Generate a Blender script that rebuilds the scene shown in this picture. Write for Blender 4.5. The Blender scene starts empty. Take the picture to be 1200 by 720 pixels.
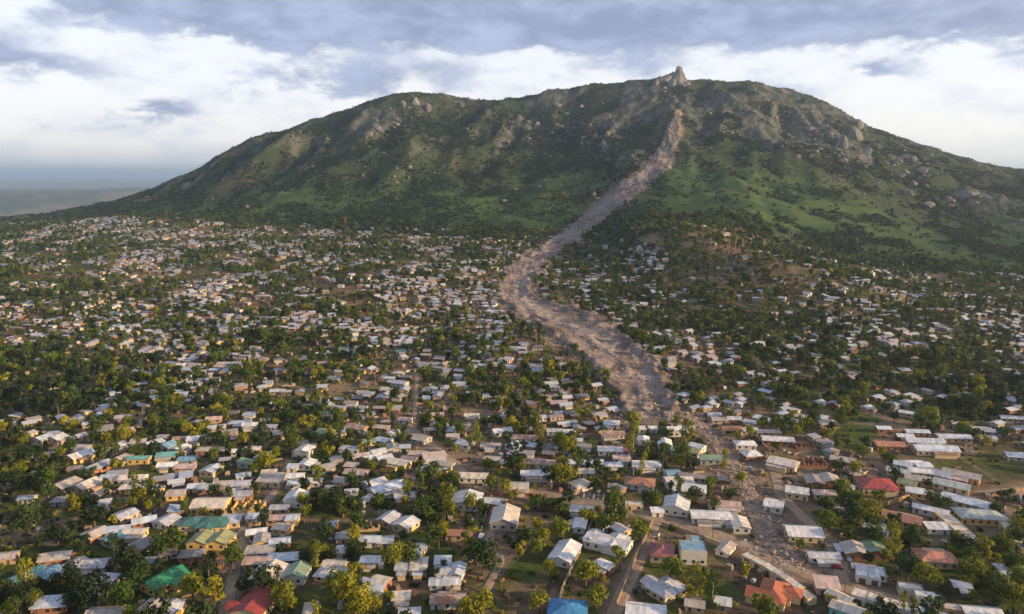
import bpy, math, random
import numpy as np
from mathutils import Matrix, Vector

random.seed(11)
RNG = np.random.default_rng(11)
R = math.radians
SC = bpy.context.scene
COL = SC.collection

# ------------------------------------------------------------------ camera
F_PX, PITCH, CAM_Z = 857.0, R(10.1), 150.0
cam = bpy.data.objects.new('camera', bpy.data.cameras.new('camera'))
COL.objects.link(cam)
cam.location = (0, 0, CAM_Z)
cam.rotation_euler = (R(90) - PITCH, 0, 0)
cam.data.sensor_width = 36.0
cam.data.lens = 36.0 * F_PX / 1200.0
cam.data.clip_start = 1.0
cam.data.clip_end = 120000.0
SC.camera = cam

# ------------------------------------------------------------------ sky and sun
SUN_EL = R(16)
SUN_AZ_VEC = Vector((0.955, -0.295, 0)).normalized()          # towards the sun: right and behind the camera
SUN_VEC = Vector((SUN_AZ_VEC.x * math.cos(SUN_EL), SUN_AZ_VEC.y * math.cos(SUN_EL), math.sin(SUN_EL)))
world = bpy.data.worlds.new('World')
SC.world = world
world.use_nodes = True


def build_world():
    nt = world.node_tree
    N, L = nt.nodes, nt.links
    N.clear()

    def node(t, **k):
        n = N.new(t)
        for a, b in k.items():
            setattr(n, a, b)
        return n

    def val(x, sock):
        if isinstance(x, (int, float)):
            sock.default_value = x
        elif isinstance(x, (tuple, list)):
            sock.default_value = x
        else:
            L.new(x, sock)

    def m(op, a, b=0.0, c=None, clamp=False):
        n = node('ShaderNodeMath', operation=op, use_clamp=clamp)
        val(a, n.inputs[0]); val(b, n.inputs[1])
        if c is not None:
            val(c, n.inputs[2])
        return n.outputs[0]

    def mixc(f, a, b):
        n = node('ShaderNodeMix', data_type='RGBA')
        val(f, n.inputs[0]); val(a, n.inputs[6]); val(b, n.inputs[7])
        return n.outputs[2]

    def ramp(x, lo, hi):
        n = node('ShaderNodeMapRange', interpolation_type='SMOOTHSTEP')
        val(x, n.inputs[0]); n.inputs[1].default_value = lo; n.inputs[2].default_value = hi
        return n.outputs[0]
    tc = node('ShaderNodeTexCoord')
    sep = node('ShaderNodeSeparateXYZ'); L.new(tc.outputs['Generated'], sep.inputs[0])
    x, y, z = sep.outputs
    el = m('ARCSINE', z)
    az = m('ARCTAN2', x, y)
    comb = node('ShaderNodeCombineXYZ')
    L.new(x, comb.inputs[0]); L.new(y, comb.inputs[1]); L.new(m('MULTIPLY', z, 2.4), comb.inputs[2])

    def noise(scale, detail, rough, dist=0.0, vec=None):
        n = node('ShaderNodeTexNoise')
        L.new(vec or comb.outputs[0], n.inputs['Vector'])
        n.inputs['Scale'].default_value = scale; n.inputs['Detail'].default_value = detail
        n.inputs['Roughness'].default_value = rough; n.inputs['Distortion'].default_value = dist
        return n.outputs['Fac']
    n1 = noise(4.6, 9, 0.60, 0.25)
    n2 = noise(13.0, 8, 0.62, 0.15)
    # soft warp of the direction so that the placed banks get ragged edges
    waz = m('ADD', az, m('MULTIPLY', m('SUBTRACT', n2, 0.5), 0.16))
    wel = m('ADD', el, m('MULTIPLY', m('SUBTRACT', n2, 0.5), 0.06))

    def bank(u, v, su, sv, amp):
        a0 = math.atan((u - 600) / F_PX)
        e0 = math.atan((207 - v) / F_PX)
        a = m('DIVIDE', m('SUBTRACT', waz, a0), su / F_PX)
        e = m('DIVIDE', m('SUBTRACT', wel, e0), sv / F_PX)
        q = m('ADD', m('MULTIPLY', a, a), m('MULTIPLY', e, e))
        return m('MULTIPLY', m('POWER', 2.718, m('MULTIPLY', q, -1.0)), amp)
    banks = [(480, 30, 420, 42, 0.30), (60, 92, 95, 24, 0.26), (420, 95, 90, 30, 0.20), (200, 137, 45, 10, 0.22), (800, 5, 330, 26, 0.22),
             (1080, 52, 150, 24, 0.30), (1015, 98, 30, 7, 0.20), (40, 152, 70, 9, 0.14), (1130, 155, 30, 5, 0.10),
             (200, 80, 120, 14, -0.22), (560, 72, 120, 12, -0.16), (20, 25, 60, 30, -0.22), (1000, 20, 60, 14, -0.10)]
    d = m('ADD', m('MULTIPLY', n1, 0.72), m('MULTIPLY', n2, 0.42))
    d = m('ADD', d, m('MULTIPLY', ramp(el, 0.02, 0.30), 0.26))
    for b in banks:
        d = m('ADD', d, bank(*b))
    cover = ramp(d, 0.67, 0.86)
    wisps = ramp(m('ADD', n2, m('MULTIPLY', n1, 0.5)), 0.66, 0.95)
    sky = node('ShaderNodeTexSky', sky_type='NISHITA', sun_disc=False)
    sky.sun_elevation = SUN_EL
    sky.sun_rotation = math.atan2(SUN_AZ_VEC.x, SUN_AZ_VEC.y)
    sky.altitude = 1200.0; sky.air_density = 1.0; sky.dust_density = 1.5
    # thin bright veil over the blue, then grey cloud undersides
    veil = mixc(ramp(el, 0.0, 0.2), (6.7, 6.15, 5.85, 1), (5.6, 5.7, 5.95, 1))
    base = mixc(0.84, sky.outputs[0], veil)
    base = mixc(m('MULTIPLY', wisps, 0.55), base, (3.7, 3.95, 4.8, 1))
    dark = mixc(ramp(n2, 0.35, 0.7), (1.55, 1.88, 2.85, 1), (2.6, 3.0, 4.2, 1))
    out = mixc(m('MULTIPLY', cover, 0.96), base, dark)
    bg = node('ShaderNodeBackground'); L.new(out, bg.inputs[0]); bg.inputs[1].default_value = 0.1
    o = node('ShaderNodeOutputWorld'); L.new(bg.outputs[0], o.inputs[0])


build_world()
sun = bpy.data.objects.new('sun', bpy.data.lights.new('sun', 'SUN'))
COL.objects.link(sun)
sun.data.energy = 5.0
sun.data.angle = R(0.8)
sun.data.color = (1.0, 0.69, 0.36)
sun.rotation_euler = SUN_VEC.to_track_quat('Z', 'Y').to_euler()

SC.view_settings.view_transform = 'Standard'
SC.view_settings.look = 'None'
SC.view_settings.exposure = 0.95
SC.view_settings.gamma = 1.0
SC.view_settings.use_curve_mapping = False
SC.render.engine = 'CYCLES'
SC.cycles.use_denoising = True
SC.cycles.max_bounces = 4
SC.cycles.diffuse_bounces = 2
SC.cycles.glossy_bounces = 2
SC.cycles.transmission_bounces = 2
SC.cycles.volume_bounces = 2
SC.cycles.caustics_reflective = False
SC.cycles.caustics_refractive = False


# ------------------------------------------------------------------ numpy noise
def _hash(ix, iy, seed):
    h = (ix.astype(np.int64) * 374761393 + iy.astype(np.int64) * 668265263 + seed * 974711) & 0x7fffffff
    h = ((h ^ (h >> 13)) * 1274126177) & 0x7fffffff
    return ((h ^ (h >> 16)) & 0xffff) / 65535.0


def vnoise(x, y, seed=0):
    x = np.asarray(x, float); y = np.asarray(y, float)
    ix, iy = np.floor(x), np.floor(y)
    fx, fy = x - ix, y - iy
    fx = fx * fx * fx * (fx * (fx * 6 - 15) + 10); fy = fy * fy * fy * (fy * (fy * 6 - 15) + 10)
    a, b = _hash(ix, iy, seed), _hash(ix + 1, iy, seed)
    c, d = _hash(ix, iy + 1, seed), _hash(ix + 1, iy + 1, seed)
    return (a + (b - a) * fx) * (1 - fy) + (c + (d - c) * fx) * fy


def fbm(x, y, octv=4, seed=0, gain=0.5):
    s, a, t = 0.0, 1.0, 0.0
    for i in range(octv):
        s = s + a * vnoise(x * 2 ** i + 17.3 * i, y * 2 ** i - 9.1 * i, seed + i); t += a; a *= gain
    return s / t


def ridged(x, y, octv=3, seed=0):
    s, a, t = 0.0, 1.0, 0.0
    for i in range(octv):
        s = s + a * (1 - np.abs(2 * vnoise(x * 2 ** i + 5.3 * i, y * 2 ** i, seed + i) - 1)); t += a; a *= 0.5
    return s / t


def sstep(lo, hi, x):
    q = np.clip((x - lo) / (hi - lo), 0, 1)
    return q * q * (3 - 2 * q)


# ------------------------------------------------------------------ the lie of the land
CP, SP = math.cos(PITCH), math.sin(PITCH)


def ray(u, v):
    """slopes (X per Y, Z per Y) of the line of sight through a photograph pixel"""
    a = (np.asarray(u, float) - 600) / F_PX
    b = -(np.asarray(v, float) - 360) / F_PX
    dy = CP + b * SP
    return a / dy, (-SP + b * CP) / dy


def project(X, Y, Z):
    dz = Z - CAM_Z
    depth = Y * CP - dz * SP
    up = Y * SP + dz * CP
    depth = np.where(np.abs(depth) < 1e-3, 1e-3, depth)
    return 600 + F_PX * X / depth, 360 - F_PX * up / depth, depth


# foot of the mountain (distance, row) and crest (distance, row) for columns of the survey
COLS = [(-400, 1500, 275, 1900, 262), (-100, 1550, 268, 1800, 258), (0, 1600, 263, 1780, 255), (60, 1560, 260, 1790, 249), (100, 1550, 258, 1800, 242),
        (150, 1500, 256, 1850, 231), (200, 1450, 257, 1900, 212), (235, 1420, 258, 1930, 197), (270, 1400, 260, 1960, 176), (300, 1380, 262, 2000, 160),
        (350, 1340, 267, 2050, 148), (400, 1300, 272, 2100, 133), (440, 1280, 274, 2120, 119), (480, 1270, 276, 2150, 109), (520, 1250, 278, 2200, 109),
        (560, 1230, 280, 2250, 117), (600, 1200, 284, 2250, 117), (640, 1180, 287, 2250, 108), (700, 1150, 281, 2250, 98), (745, 1100, 274, 2250, 93),
        (765, 1080, 273, 2250, 92), (782, 1070, 273, 2250, 91), (800, 1050, 275, 2250, 95), (870, 1000, 283, 2200, 98), (905, 1000, 292, 2180, 104),
        (940, 1000, 300, 2150, 113), (970, 990, 306, 2080, 126), (1000, 980, 310, 2000, 146), (1060, 960, 318, 1950, 168), (1130, 930, 325, 1850, 188),
        (1200, 900, 330, 1750, 200), (1400, 850, 335, 1600, 212), (1900, 800, 330, 1500, 230)]


def pchip(x, y, q):
    h = np.diff(x); s = np.diff(y) / h
    m_ = np.zeros_like(y)
    for i in range(1, len(x) - 1):
        if s[i - 1] * s[i] > 0:
            w1, w2 = 2 * h[i] + h[i - 1], h[i] + 2 * h[i - 1]
            m_[i] = (w1 + w2) / (w1 / s[i - 1] + w2 / s[i])
    m_[0], m_[-1] = s[0], s[-1]
    i = np.clip(np.searchsorted(x, q) - 1, 0, len(h) - 1)
    t = (q - x[i]) / h[i]
    return ((1 + 2 * t) * (1 - t) ** 2 * y[i] + t * (1 - t) ** 2 * h[i] * m_[i]
            + t * t * (3 - 2 * t) * y[i + 1] + t * t * (t - 1) * h[i] * m_[i + 1])


TT = np.linspace(-2.2, 2.2, 1101)
DD = np.geomspace(40, 90000, 1400)
_lD0, _lD1 = math.log(40), math.log(90000)
BASE_T = np.zeros((len(TT), len(DD))); FRAC_T = np.zeros_like(BASE_T)


def build_tables():
    c = np.array(COLS, float)
    ct = ray(c[:, 0], np.full(len(c), 250.0))[0]
    bz = CAM_Z + ray(c[:, 0], c[:, 2])[1] * c[:, 1]
    rz = CAM_Z + ray(c[:, 0], c[:, 4])[1] * c[:, 3]
    town = np.array([(40, 0), (300, 0), (450, 1), (600, 14), (850, 29)], float)
    for j, t in enumerate(TT):
        tc = min(max(t, ct[0]), ct[-1])
        bd, bz_ = pchip(ct, c[:, 1], tc), pchip(ct, bz, tc)
        rd, rz_ = pchip(ct, c[:, 3], tc), pchip(ct, rz, tc)
        k = sstep(-0.75, -0.45, t)
        ks = [(a, b) for a, b in town if a < bd - 120]
        kn = ks + [(bd, bz_)]
        for f, g in ((0.3, 0.20), (0.62, 0.54), (0.86, 0.86), (1.0, 1.0)):
            kn.append((bd + (rd - bd) * f, bz_ + (rz_ - bz_) * g))
        kn += [(rd + 160, rz_ - 25 - 25 * k), (rd + 900, -60 - 60 * (1 - k)), (rd + 2500, -150), (9000, -120), (30000, 50), (90000, 120)]
        kn = np.array(kn)
        BASE_T[j] = pchip(kn[:, 0], kn[:, 1], DD)
        FRAC_T[j] = np.clip((DD - bd) / (rd - bd), -1, 2)


build_tables()


def table(tab, X, Y):
    Y = np.maximum(np.asarray(Y, float), 41)
    a = (np.clip(X / Y, -2.19, 2.19) + 2.2) / 4.4 * (len(TT) - 1)
    b = np.clip((np.log(Y) - _lD0) / (_lD1 - _lD0) * (len(DD) - 1), 0, len(DD) - 1.001)
    i, j = a.astype(int), b.astype(int)
    fa, fb = a - i, b - j
    return (tab[i, j] * (1 - fa) * (1 - fb) + tab[i + 1, j] * fa * (1 - fb) + tab[i, j + 1] * (1 - fa) * fb + tab[i + 1, j + 1] * fa * fb)


KNOLL = (262.0, 840.0)


def rock_zone(X, Y, f):
    """where bedrock breaks through: ribs of the upper slopes"""
    n = 0.6 * fbm(X / 120, Y / 150, 4, 51) + 0.4 * ridged((X - 0.25 * Y) / 90, Y / 260, 2, 55)
    return sstep(0.53, 0.66, n) * sstep(0.30, 0.62, f) * (1 - 0.6 * sstep(0.94, 1.0, f)) * (1 - sstep(1.02, 1.1, f))


def height0(X, Y):
    X = np.asarray(X, float); Y = np.asarray(Y, float)
    f = table(FRAC_T, X, Y)
    z = table(BASE_T, X, Y)
    mt = sstep(0.02, 0.35, f) * (1 - 0.8 * sstep(0.75, 1.0, f)) * (1 - sstep(1.1, 1.6, f))
    mm = sstep(0.0, 0.2, f) * (1 - sstep(1.1, 1.6, f))
    wx = X + 60 * (fbm(X / 300, Y / 300, 2, 5) - 0.5)
    tall = np.clip((z - 40) / 250, 0.1, 1)
    z = z + mt * 120 * (ridged(wx / 250 - Y / 900, Y / 700, 3, 21) - 0.62) * tall
    z = z + mt * 34 * (ridged(wx / 75, Y / 170, 2, 31) - 0.6) * tall
    z = z + mm * 8.0 * (fbm(X / 34, Y / 34, 4, 41) - 0.5) * np.clip(0.3 + 0.9 * f, 0.3, 1.1)
    # craggy tops
    z = z + rock_zone(X, Y, f) * (16 * (ridged(X / 34, Y / 26, 3, 61) - 0.45) + 7 * (ridged(X / 12, Y / 10, 2, 65) - 0.5))
    z = z + 9 * (ridged(X / 52, Y / 90, 3, 67) - 0.55) * sstep(0.78, 0.97, f) * (1 - sstep(1.05, 1.2, f)) * np.clip((z - 150) / 200, 0, 1)
    # rolling town ground
    tw = (1 - sstep(-0.05, 0.15, f)) * sstep(150, 500, Y)
    z = z + tw * 9 * (fbm(X / 120, Y / 120, 3, 71) - 0.5) + 0.8 * (fbm(X / 14, Y / 14, 2, 75) - 0.5) * (f < 1.2)
    r2 = ((X - KNOLL[0]) / 105) ** 2 + ((Y - KNOLL[1]) / 95) ** 2
    z = z + 38 * np.exp(-r2)
    z = z + 26 * np.exp(-(((X - 222) / 70) ** 2 + ((Y - 985) / 90) ** 2)) + 10 * np.exp(-(((X - 330) / 60) ** 2 + ((Y - 760) / 60) ** 2))
    # right hand spur with the outcrops
    r3 = ((X - 640) / 120) ** 2 + ((Y - 1600) / 160) ** 2
    z = z + 16 * np.exp(-r3)
    # far tableland
    z = z + 128 * sstep(5200, 7600, Y + 900 * (fbm(X / 1500, Y / 4000, 3, 85) - 0.5)) * (1 - sstep(9500, 12000, Y)) * sstep(0, 1, 0.35 + fbm(X / 900, Y / 5000, 3, 88))
    z = z + (Y > 2600) * sstep(2600, 4000, Y) * 60 * (fbm(X / 1800, Y / 2600, 3, 81) - 0.5)
    return z


# landslide outline: photograph row -> left and right bank
SLIDE = np.array([(128, 793, 800), (145, 784, 799), (165, 774, 797), (185, 761, 790), (205, 740, 778), (222, 714, 756), (240, 695, 730), (258, 681, 711),
                  (275, 655, 690), (290, 630, 667), (305, 606, 645), (320, 591, 632), (340, 581, 628), (355, 581, 641), (370, 594, 690), (380, 612, 714),
                  (400, 650, 742), (420, 684, 763), (440, 703, 777), (460, 716, 786), (480, 727, 791), (496, 738, 788)], float)


def to_ground(u, v, h=0.0, hf=height0):
    """where the line of sight through a photograph pixel meets the land (or a level h above it)"""
    u = np.atleast_1d(np.asarray(u, float)); v = np.atleast_1d(np.asarray(v, float))
    sx, sz = ray(u, v)
    D = np.geomspace(110, 3200, 420)
    Y = np.broadcast_to(D, (len(u), len(D)))
    g = hf(sx[:, None] * Y, Y) + h
    below = (CAM_Z + sz[:, None] * Y) < g
    k = np.where(below.any(1), below.argmax(1), len(D) - 1)
    k = np.maximum(k, 1)
    i = np.arange(len(u))
    a = (CAM_Z + sz * D[k - 1]) - g[i, k - 1]; b = (CAM_Z + sz * D[k]) - g[i, k]
    y = D[k - 1] + (D[k] - D[k - 1]) * np.clip(a / np.where(np.abs(a - b) < 1e-9, 1, a - b), 0, 1)
    x = sx * y
    return x, y


def slide_frame():
    vs = np.linspace(SLIDE[0, 0], SLIDE[-1, 0], 260)
    l = np.interp(vs, SLIDE[:, 0], SLIDE[:, 1]); r = np.interp(vs, SLIDE[:, 0], SLIDE[:, 2])
    nar = 0.5 * (1 - np.interp(vs, [128, 160, 250, 300], [0.32, 0.70, 0.92, 1.0])) * (r - l); l, r = l + nar, r - nar
    k = np.ones(9) / 9
    pad = lambda q: np.convolve(np.pad(q, 4, mode='edge'), k, 'valid')
    l, r = pad(l), pad(r)
    lx, ly = to_ground(l, vs); rx, ry = to_ground(r, vs)
    return np.stack([lx, ly, rx, ry], 1)


SF = slide_frame()
SF_M = (SF[:, :2] + SF[:, 2:]) / 2
SF_W = np.hypot(SF[:, 0] - SF[:, 2], SF[:, 1] - SF[:, 3]) / 2


def slide_dist(X, Y):
    """signed-ish distance (negative inside) to the slide, using its centre line"""
    X = np.asarray(X, float); Y = np.asarray(Y, float)
    best = np.full(X.shape, 1e9)
    for i in range(0, len(SF_M) - 1, 2):
        ax, ay = SF_M[i]; w = SF_W[i]
        d = np.hypot(X - ax, Y - ay) - w * 0.95
        best = np.minimum(best, d)
    return best


def poly_dist(X, Y, pts):
    X = np.asarray(X, float); Y = np.asarray(Y, float)
    best = np.full(X.shape, 1e9)
    for (ax, ay), (bx, by) in zip(pts[:-1], pts[1:]):
        dx, dy = bx - ax, by - ay
        q = np.clip(((X - ax) * dx + (Y - ay) * dy) / (dx * dx + dy * dy + 1e-9), 0, 1)
        best = np.minimum(best, np.hypot(X - ax - q * dx, Y - ay - q * dy))
    return best


def height(X, Y):
    return height0(X, Y)


def lane_mask(X, Y):
    """footpaths worn between the plots"""
    w = 0.020
    return np.maximum(1 - np.abs(fbm(X / 95, Y / 95, 2, 601) - 0.5) / w, 1 - np.abs(fbm(X / 80 + 40, Y / 80, 2, 611) - 0.47) / w)


def gz(x, y):
    return float(height(np.array([x]), np.array([y]))[0])


ROADS = {
    'dirt_road': [([(470, 492), (500, 520), (520, 535), (545, 557), (600, 575), (650, 582), (700, 590), (760, 604), (800, 614), (845, 628), (890, 647), (930, 667), (965, 681), (1010, 693), (1060, 706), (1130, 728)], 4.6),
                  ([(768, 613), (752, 650), (735, 685), (715, 730)], 3.0),
                  ([(905, 545), (915, 580), (940, 605), (968, 628), (985, 655), (985, 684)], 3.2),
                  ([(286, 600), (283, 640), (272, 680), (262, 730)], 2.6),
                  ([(338, 540), (330, 565), (312, 588), (290, 602)], 2.2),
                  ([(1230, 566), (1205, 573), (1185, 577), (1160, 578), (1128, 581)], 4.2),
                  ([(600, 600), (585, 604), (574, 622), (573, 645), (590, 652), (578, 675), (565, 700)], 1.9),
                  ([(488, 440), (487, 470), (484, 497)], 1.8)],
    'debris_channel': [([(782, 476), (812, 492), (836, 515), (856, 545), (874, 572), (890, 605), (905, 638), (930, 660)], 5.4)],
}
ROAD_LINES = []
for nm, ls in ROADS.items():
    for pts, hw in ls:
        p = np.array(pts, float)
        x, y = to_ground(p[:, 0], p[:, 1])
        ROAD_LINES.append((nm, np.stack([x, y], 1), hw))


def road_dist(X, Y, kinds=('dirt_road', 'debris_channel')):
    best = np.full(np.shape(X), 1e9)
    for nm, p, hw in ROAD_LINES:
        if nm in kinds:
            best = np.minimum(best, poly_dist(X, Y, p) - hw)
    return best


# how built-up and how wooded the survey squares are (rows of 40 px from 240, columns of 100 px)
HOUSE_D = np.array([[3, 7, 6, 4, 2, 3, 1, 2, 1, 0, 0, 0], [6, 7, 6, 6, 5, 4, 2, 4, 2, 1, 1, 1], [4, 6, 6, 7, 7, 6, 3, 4, 2, 3, 4, 4],
                    [3, 5, 5, 7, 7, 5, 1, 4, 2, 3, 4, 4], [3, 4, 5, 7, 7, 6, 2, 2, 3, 3, 3, 3], [2, 3, 4, 6, 6, 6, 6, 3, 5, 4, 3, 3],
                    [3, 4, 5, 5, 7, 6, 6, 4, 6, 4, 4, 3], [3, 7, 7, 4, 6, 5, 6, 5, 6, 4, 5, 2], [2, 6, 7, 4, 4, 4, 5, 6, 4, 3, 4, 2],
                    [2, 4, 4, 3, 4, 1, 2, 5, 3, 3, 3, 2], [2, 3, 2, 2, 3, 1, 1, 4, 2, 3, 1, 2], [2, 3, 2, 1, 3, 1, 1, 3, 1, 2, 2, 2]], float)
TREE_D = np.array([[4, 3, 4, 5, 6, 6, 4, 6, 3, 3, 3, 3], [5, 4, 5, 6, 6, 6, 4, 6, 6, 5, 6, 6], [6, 4, 5, 4, 4, 4, 5, 6, 6, 6, 6, 6],
                   [7, 5, 6, 4, 4, 4, 3, 6, 7, 7, 6, 7], [6, 6, 6, 4, 4, 4, 2, 5, 7, 7, 7, 7], [8, 7, 7, 5, 5, 5, 5, 3, 6, 7, 7, 8],
                   [9, 6, 5, 7, 5, 4, 5, 4, 3, 3, 3, 8], [9, 2, 3, 7, 4, 4, 5, 4, 2, 2, 2, 3], [9, 4, 3, 7, 6, 6, 4, 4, 3, 5, 4, 4],
                   [9, 7, 5, 8, 6, 4, 5, 4, 2, 5, 6, 4], [9, 8, 6, 9, 5, 6, 6, 4, 3, 5, 6, 6], [9, 8, 7, 9, 8, 8, 6, 6, 4, 4, 5, 7]], float)


def grid_lookup(G, u, v):
    a = np.clip((u - 50) / 100, 0, 10.999); b = np.clip((v - 260) / 40, 0, 10.999)
    i, j = b.astype(int), a.astype(int)
    fb, fa = b - i, a - j
    return (G[i, j] * (1 - fa) * (1 - fb) + G[i, j + 1] * fa * (1 - fb) + G[i + 1, j] * (1 - fa) * fb + G[i + 1, j + 1] * fa * fb)


# ------------------------------------------------------------------ helpers: meshes, materials, tags
def mesh_of(name, verts, faces, mats=None, mat_idx=None, smooth=False):
    me = bpy.data.meshes.new(name)
    me.from_pydata([tuple(map(float, q)) for q in verts] if not isinstance(verts, np.ndarray) else verts.tolist(), [], faces)
    if mats:
        for q in (mats if isinstance(mats, (list, tuple)) else [mats]):
            me.materials.append(q)
    if mat_idx is not None:
        me.polygons.foreach_set('material_index', np.array(mat_idx, dtype=np.int32))
    if smooth:
        me.polygons.foreach_set('use_smooth', np.ones(len(me.polygons), dtype=bool))
    me.update()
    return me


def fast_mesh(name, V, Q, mat, smooth=False, cols=None, mat_idx=None, mats=None):
    """numpy mesh: V (n,3), Q (m,4) or (m,3)"""
    me = bpy.data.meshes.new(name)
    V = np.asarray(V, np.float32); Q = np.asarray(Q, np.int32)
    k = Q.shape[1]
    me.vertices.add(len(V)); me.vertices.foreach_set('co', V.ravel())
    me.loops.add(Q.size); me.loops.foreach_set('vertex_index', Q.ravel())
    me.polygons.add(len(Q))
    me.polygons.foreach_set('loop_start', np.arange(0, Q.size, k, dtype=np.int32))
    me.polygons.foreach_set('use_smooth', np.full(len(Q), smooth, dtype=bool))
    for q in (mats or [mat]):
        me.materials.append(q)
    if mat_idx is not None:
        me.polygons.foreach_set('material_index', np.asarray(mat_idx, np.int32))
    me.update(calc_edges=True)
    if cols is not None:
        at = me.color_attributes.new('Col', 'FLOAT_COLOR', 'POINT')
        c4 = np.ones((len(V), 4), np.float32); c4[:, :3] = cols
        at.data.foreach_set('color', c4.ravel())
    return me


def link(name, me, parent=None, loc=None, rz=None, color=None):
    o = bpy.data.objects.new(name, me)
    COL.objects.link(o)
    if parent is not None:
        o.parent = parent
    if loc is not None:
        o.location = loc
    if rz is not None:
        o.rotation_euler = (0, 0, rz)
    if color is not None:
        o.color = color
    return o


def tag(o, label=None, cat=None, group=None, kind=None):
    for k, q in (('label', label), ('category', cat), ('group', group), ('kind', kind)):
        if q:
            o[k] = q
    return o


class Mat:
    def __init__(self, name, rough=0.8, spec=0.3):
        self.m = bpy.data.materials.new(name); self.m.use_nodes = True
        self.t = self.m.node_tree; self.N = self.t.nodes; self.L = self.t.links
        self.b = self.N['Principled BSDF']
        self.b.inputs['Roughness'].default_value = rough
        self.b.inputs['Specular IOR Level'].default_value = spec

    def node(self, t, **k):
        n = self.N.new(t)
        for a, q in k.items():
            setattr(n, a, q)
        return n

    def put(self, x, s):
        if isinstance(x, (int, float, tuple, list)):
            s.default_value = x
        else:
            self.L.new(x, s)

    def math(self, op, a, b=0.0):
        n = self.node('ShaderNodeMath', operation=op); self.put(a, n.inputs[0]); self.put(b, n.inputs[1]); return n.outputs[0]

    def mix(self, f, a, b, blend='MIX'):
        n = self.node('ShaderNodeMix', data_type='RGBA', blend_type=blend)
        self.put(f, n.inputs[0]); self.put(a, n.inputs[6]); self.put(b, n.inputs[7]); return n.outputs[2]

    def noise(self, scale, detail=4, rough=0.55, coord='Object', dist=0.0, vec=None):
        if vec is None:
            vec = self.node('ShaderNodeTexCoord').outputs[coord]
        n = self.node('ShaderNodeTexNoise'); self.L.new(vec, n.inputs['Vector'])
        n.inputs['Scale'].default_value = scale; n.inputs['Detail'].default_value = detail
        n.inputs['Roughness'].default_value = rough; n.inputs['Distortion'].default_value = dist
        return n.outputs['Fac']

    def range(self, x, lo, hi, a=0.0, b=1.0):
        n = self.node('ShaderNodeMapRange'); self.put(x, n.inputs[0])
        for i, q in enumerate((lo, hi, a, b)):
            n.inputs[i + 1].default_value = q
        return n.outputs[0]

    def color(self, c):
        self.put(c, self.b.inputs['Base Color'])

    def bump(self, h, strength=0.3, dist=0.1):
        n = self.node('ShaderNodeBump'); n.inputs['Strength'].default_value = strength; n.inputs['Distance'].default_value = dist
        self.L.new(h, n.inputs['Height']); self.L.new(n.outputs[0], self.b.inputs['Normal'])


def mat_land():
    k = Mat('land_cover', 0.95, 0.1)
    at = k.node('ShaderNodeAttribute', attribute_name='Col').outputs['Color']
    n1 = k.noise(0.22, 6, 0.65); n2 = k.noise(0.035, 5, 0.6)
    c = k.mix(1.0, at, k.node('ShaderNodeCombineColor').outputs[0], 'MIX') if False else at
    f = k.range(k.math('ADD', k.math('MULTIPLY', n1, 0.6), k.math('MULTIPLY', n2, 0.4)), 0.3, 0.7, 0.55, 1.45)
    s = k.node('ShaderNodeVectorMath', operation='SCALE'); k.L.new(c, s.inputs[0]); k.L.new(f, s.inputs['Scale'])
    k.color(s.outputs[0]); k.bump(n1, 0.7, 1.2)
    return k.m


def mat_roof(attr=None):
    k = Mat('sheet_roof', 0.5, 0.4)
    if attr:
        a = k.node('ShaderNodeAttribute', attribute_name=attr)
        base, rust = a.outputs['Color'], None
    else:
        oi = k.node('ShaderNodeObjectInfo'); base, rust = oi.outputs['Color'], oi.outputs['Alpha']
    n = k.noise(0.6, 6, 0.65)
    n2 = k.noise(2.5, 4, 0.6)
    if not attr:
        tc = k.node('ShaderNodeTexCoord'); sp = k.node('ShaderNodeSeparateXYZ'); k.L.new(tc.outputs['Object'], sp.inputs[0])
        cb = k.node('ShaderNodeCombineXYZ')
        k.put(k.math('FLOOR', k.math('MULTIPLY', sp.outputs[0], 0.85)), cb.inputs[0])
        k.put(k.math('FLOOR', k.math('MULTIPLY', sp.outputs[1], 0.36)), cb.inputs[1])
        k.put(k.math('MULTIPLY', oi.outputs['Random'], 97.0), cb.inputs[2])
        wn = k.node('ShaderNodeTexWhiteNoise'); k.L.new(cb.outputs[0], wn.inputs[0])
        w = wn.outputs['Value']
        # some sheets are rusty, some newer
        rf = k.math('ADD', k.math('MULTIPLY', w, 0.45), k.math('MULTIPLY', n, 0.75))
        thr = k.math('SUBTRACT', 1.0, k.math('MULTIPLY', k.math('SUBTRACT', 1.0, rust), 0.75))
        rm = k.range(k.math('SUBTRACT', rf, thr), -0.03, 0.10)
        br = k.range(k.math('ADD', k.math('MULTIPLY', w, 0.5), k.math('MULTIPLY', n2, 0.5)), 0.2, 0.8, 0.62, 1.16)
        s = k.node('ShaderNodeVectorMath', operation='SCALE'); k.L.new(base, s.inputs[0]); k.L.new(br, s.inputs['Scale'])
        rustc = k.mix(n2, (0.20, 0.085, 0.045, 1), (0.33, 0.17, 0.10, 1))
        dirt = k.range(k.noise(0.35, 5, 0.7), 0.5, 0.75, 0.0, 0.45)
        k.color(k.mix(dirt, k.mix(rm, s.outputs[0], rustc), (0.16, 0.13, 0.11, 1)))
        wv = k.node('ShaderNodeTexWave', wave_type='BANDS', bands_direction='X'); k.L.new(tc.outputs['Object'], wv.inputs['Vector'])
        wv.inputs['Scale'].default_value = 1.6
        k.bump(wv.outputs['Fac'], 0.25, 0.05)
    else:
        br = k.range(k.math('ADD', k.math('MULTIPLY', n2, 0.5), k.math('MULTIPLY', n, 0.5)), 0.3, 0.7, 0.55, 1.15)
        s = k.node('ShaderNodeVectorMath', operation='SCALE'); k.L.new(base, s.inputs[0]); k.L.new(br, s.inputs['Scale'])
        k.color(s.outputs[0])
    return k.m


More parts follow.
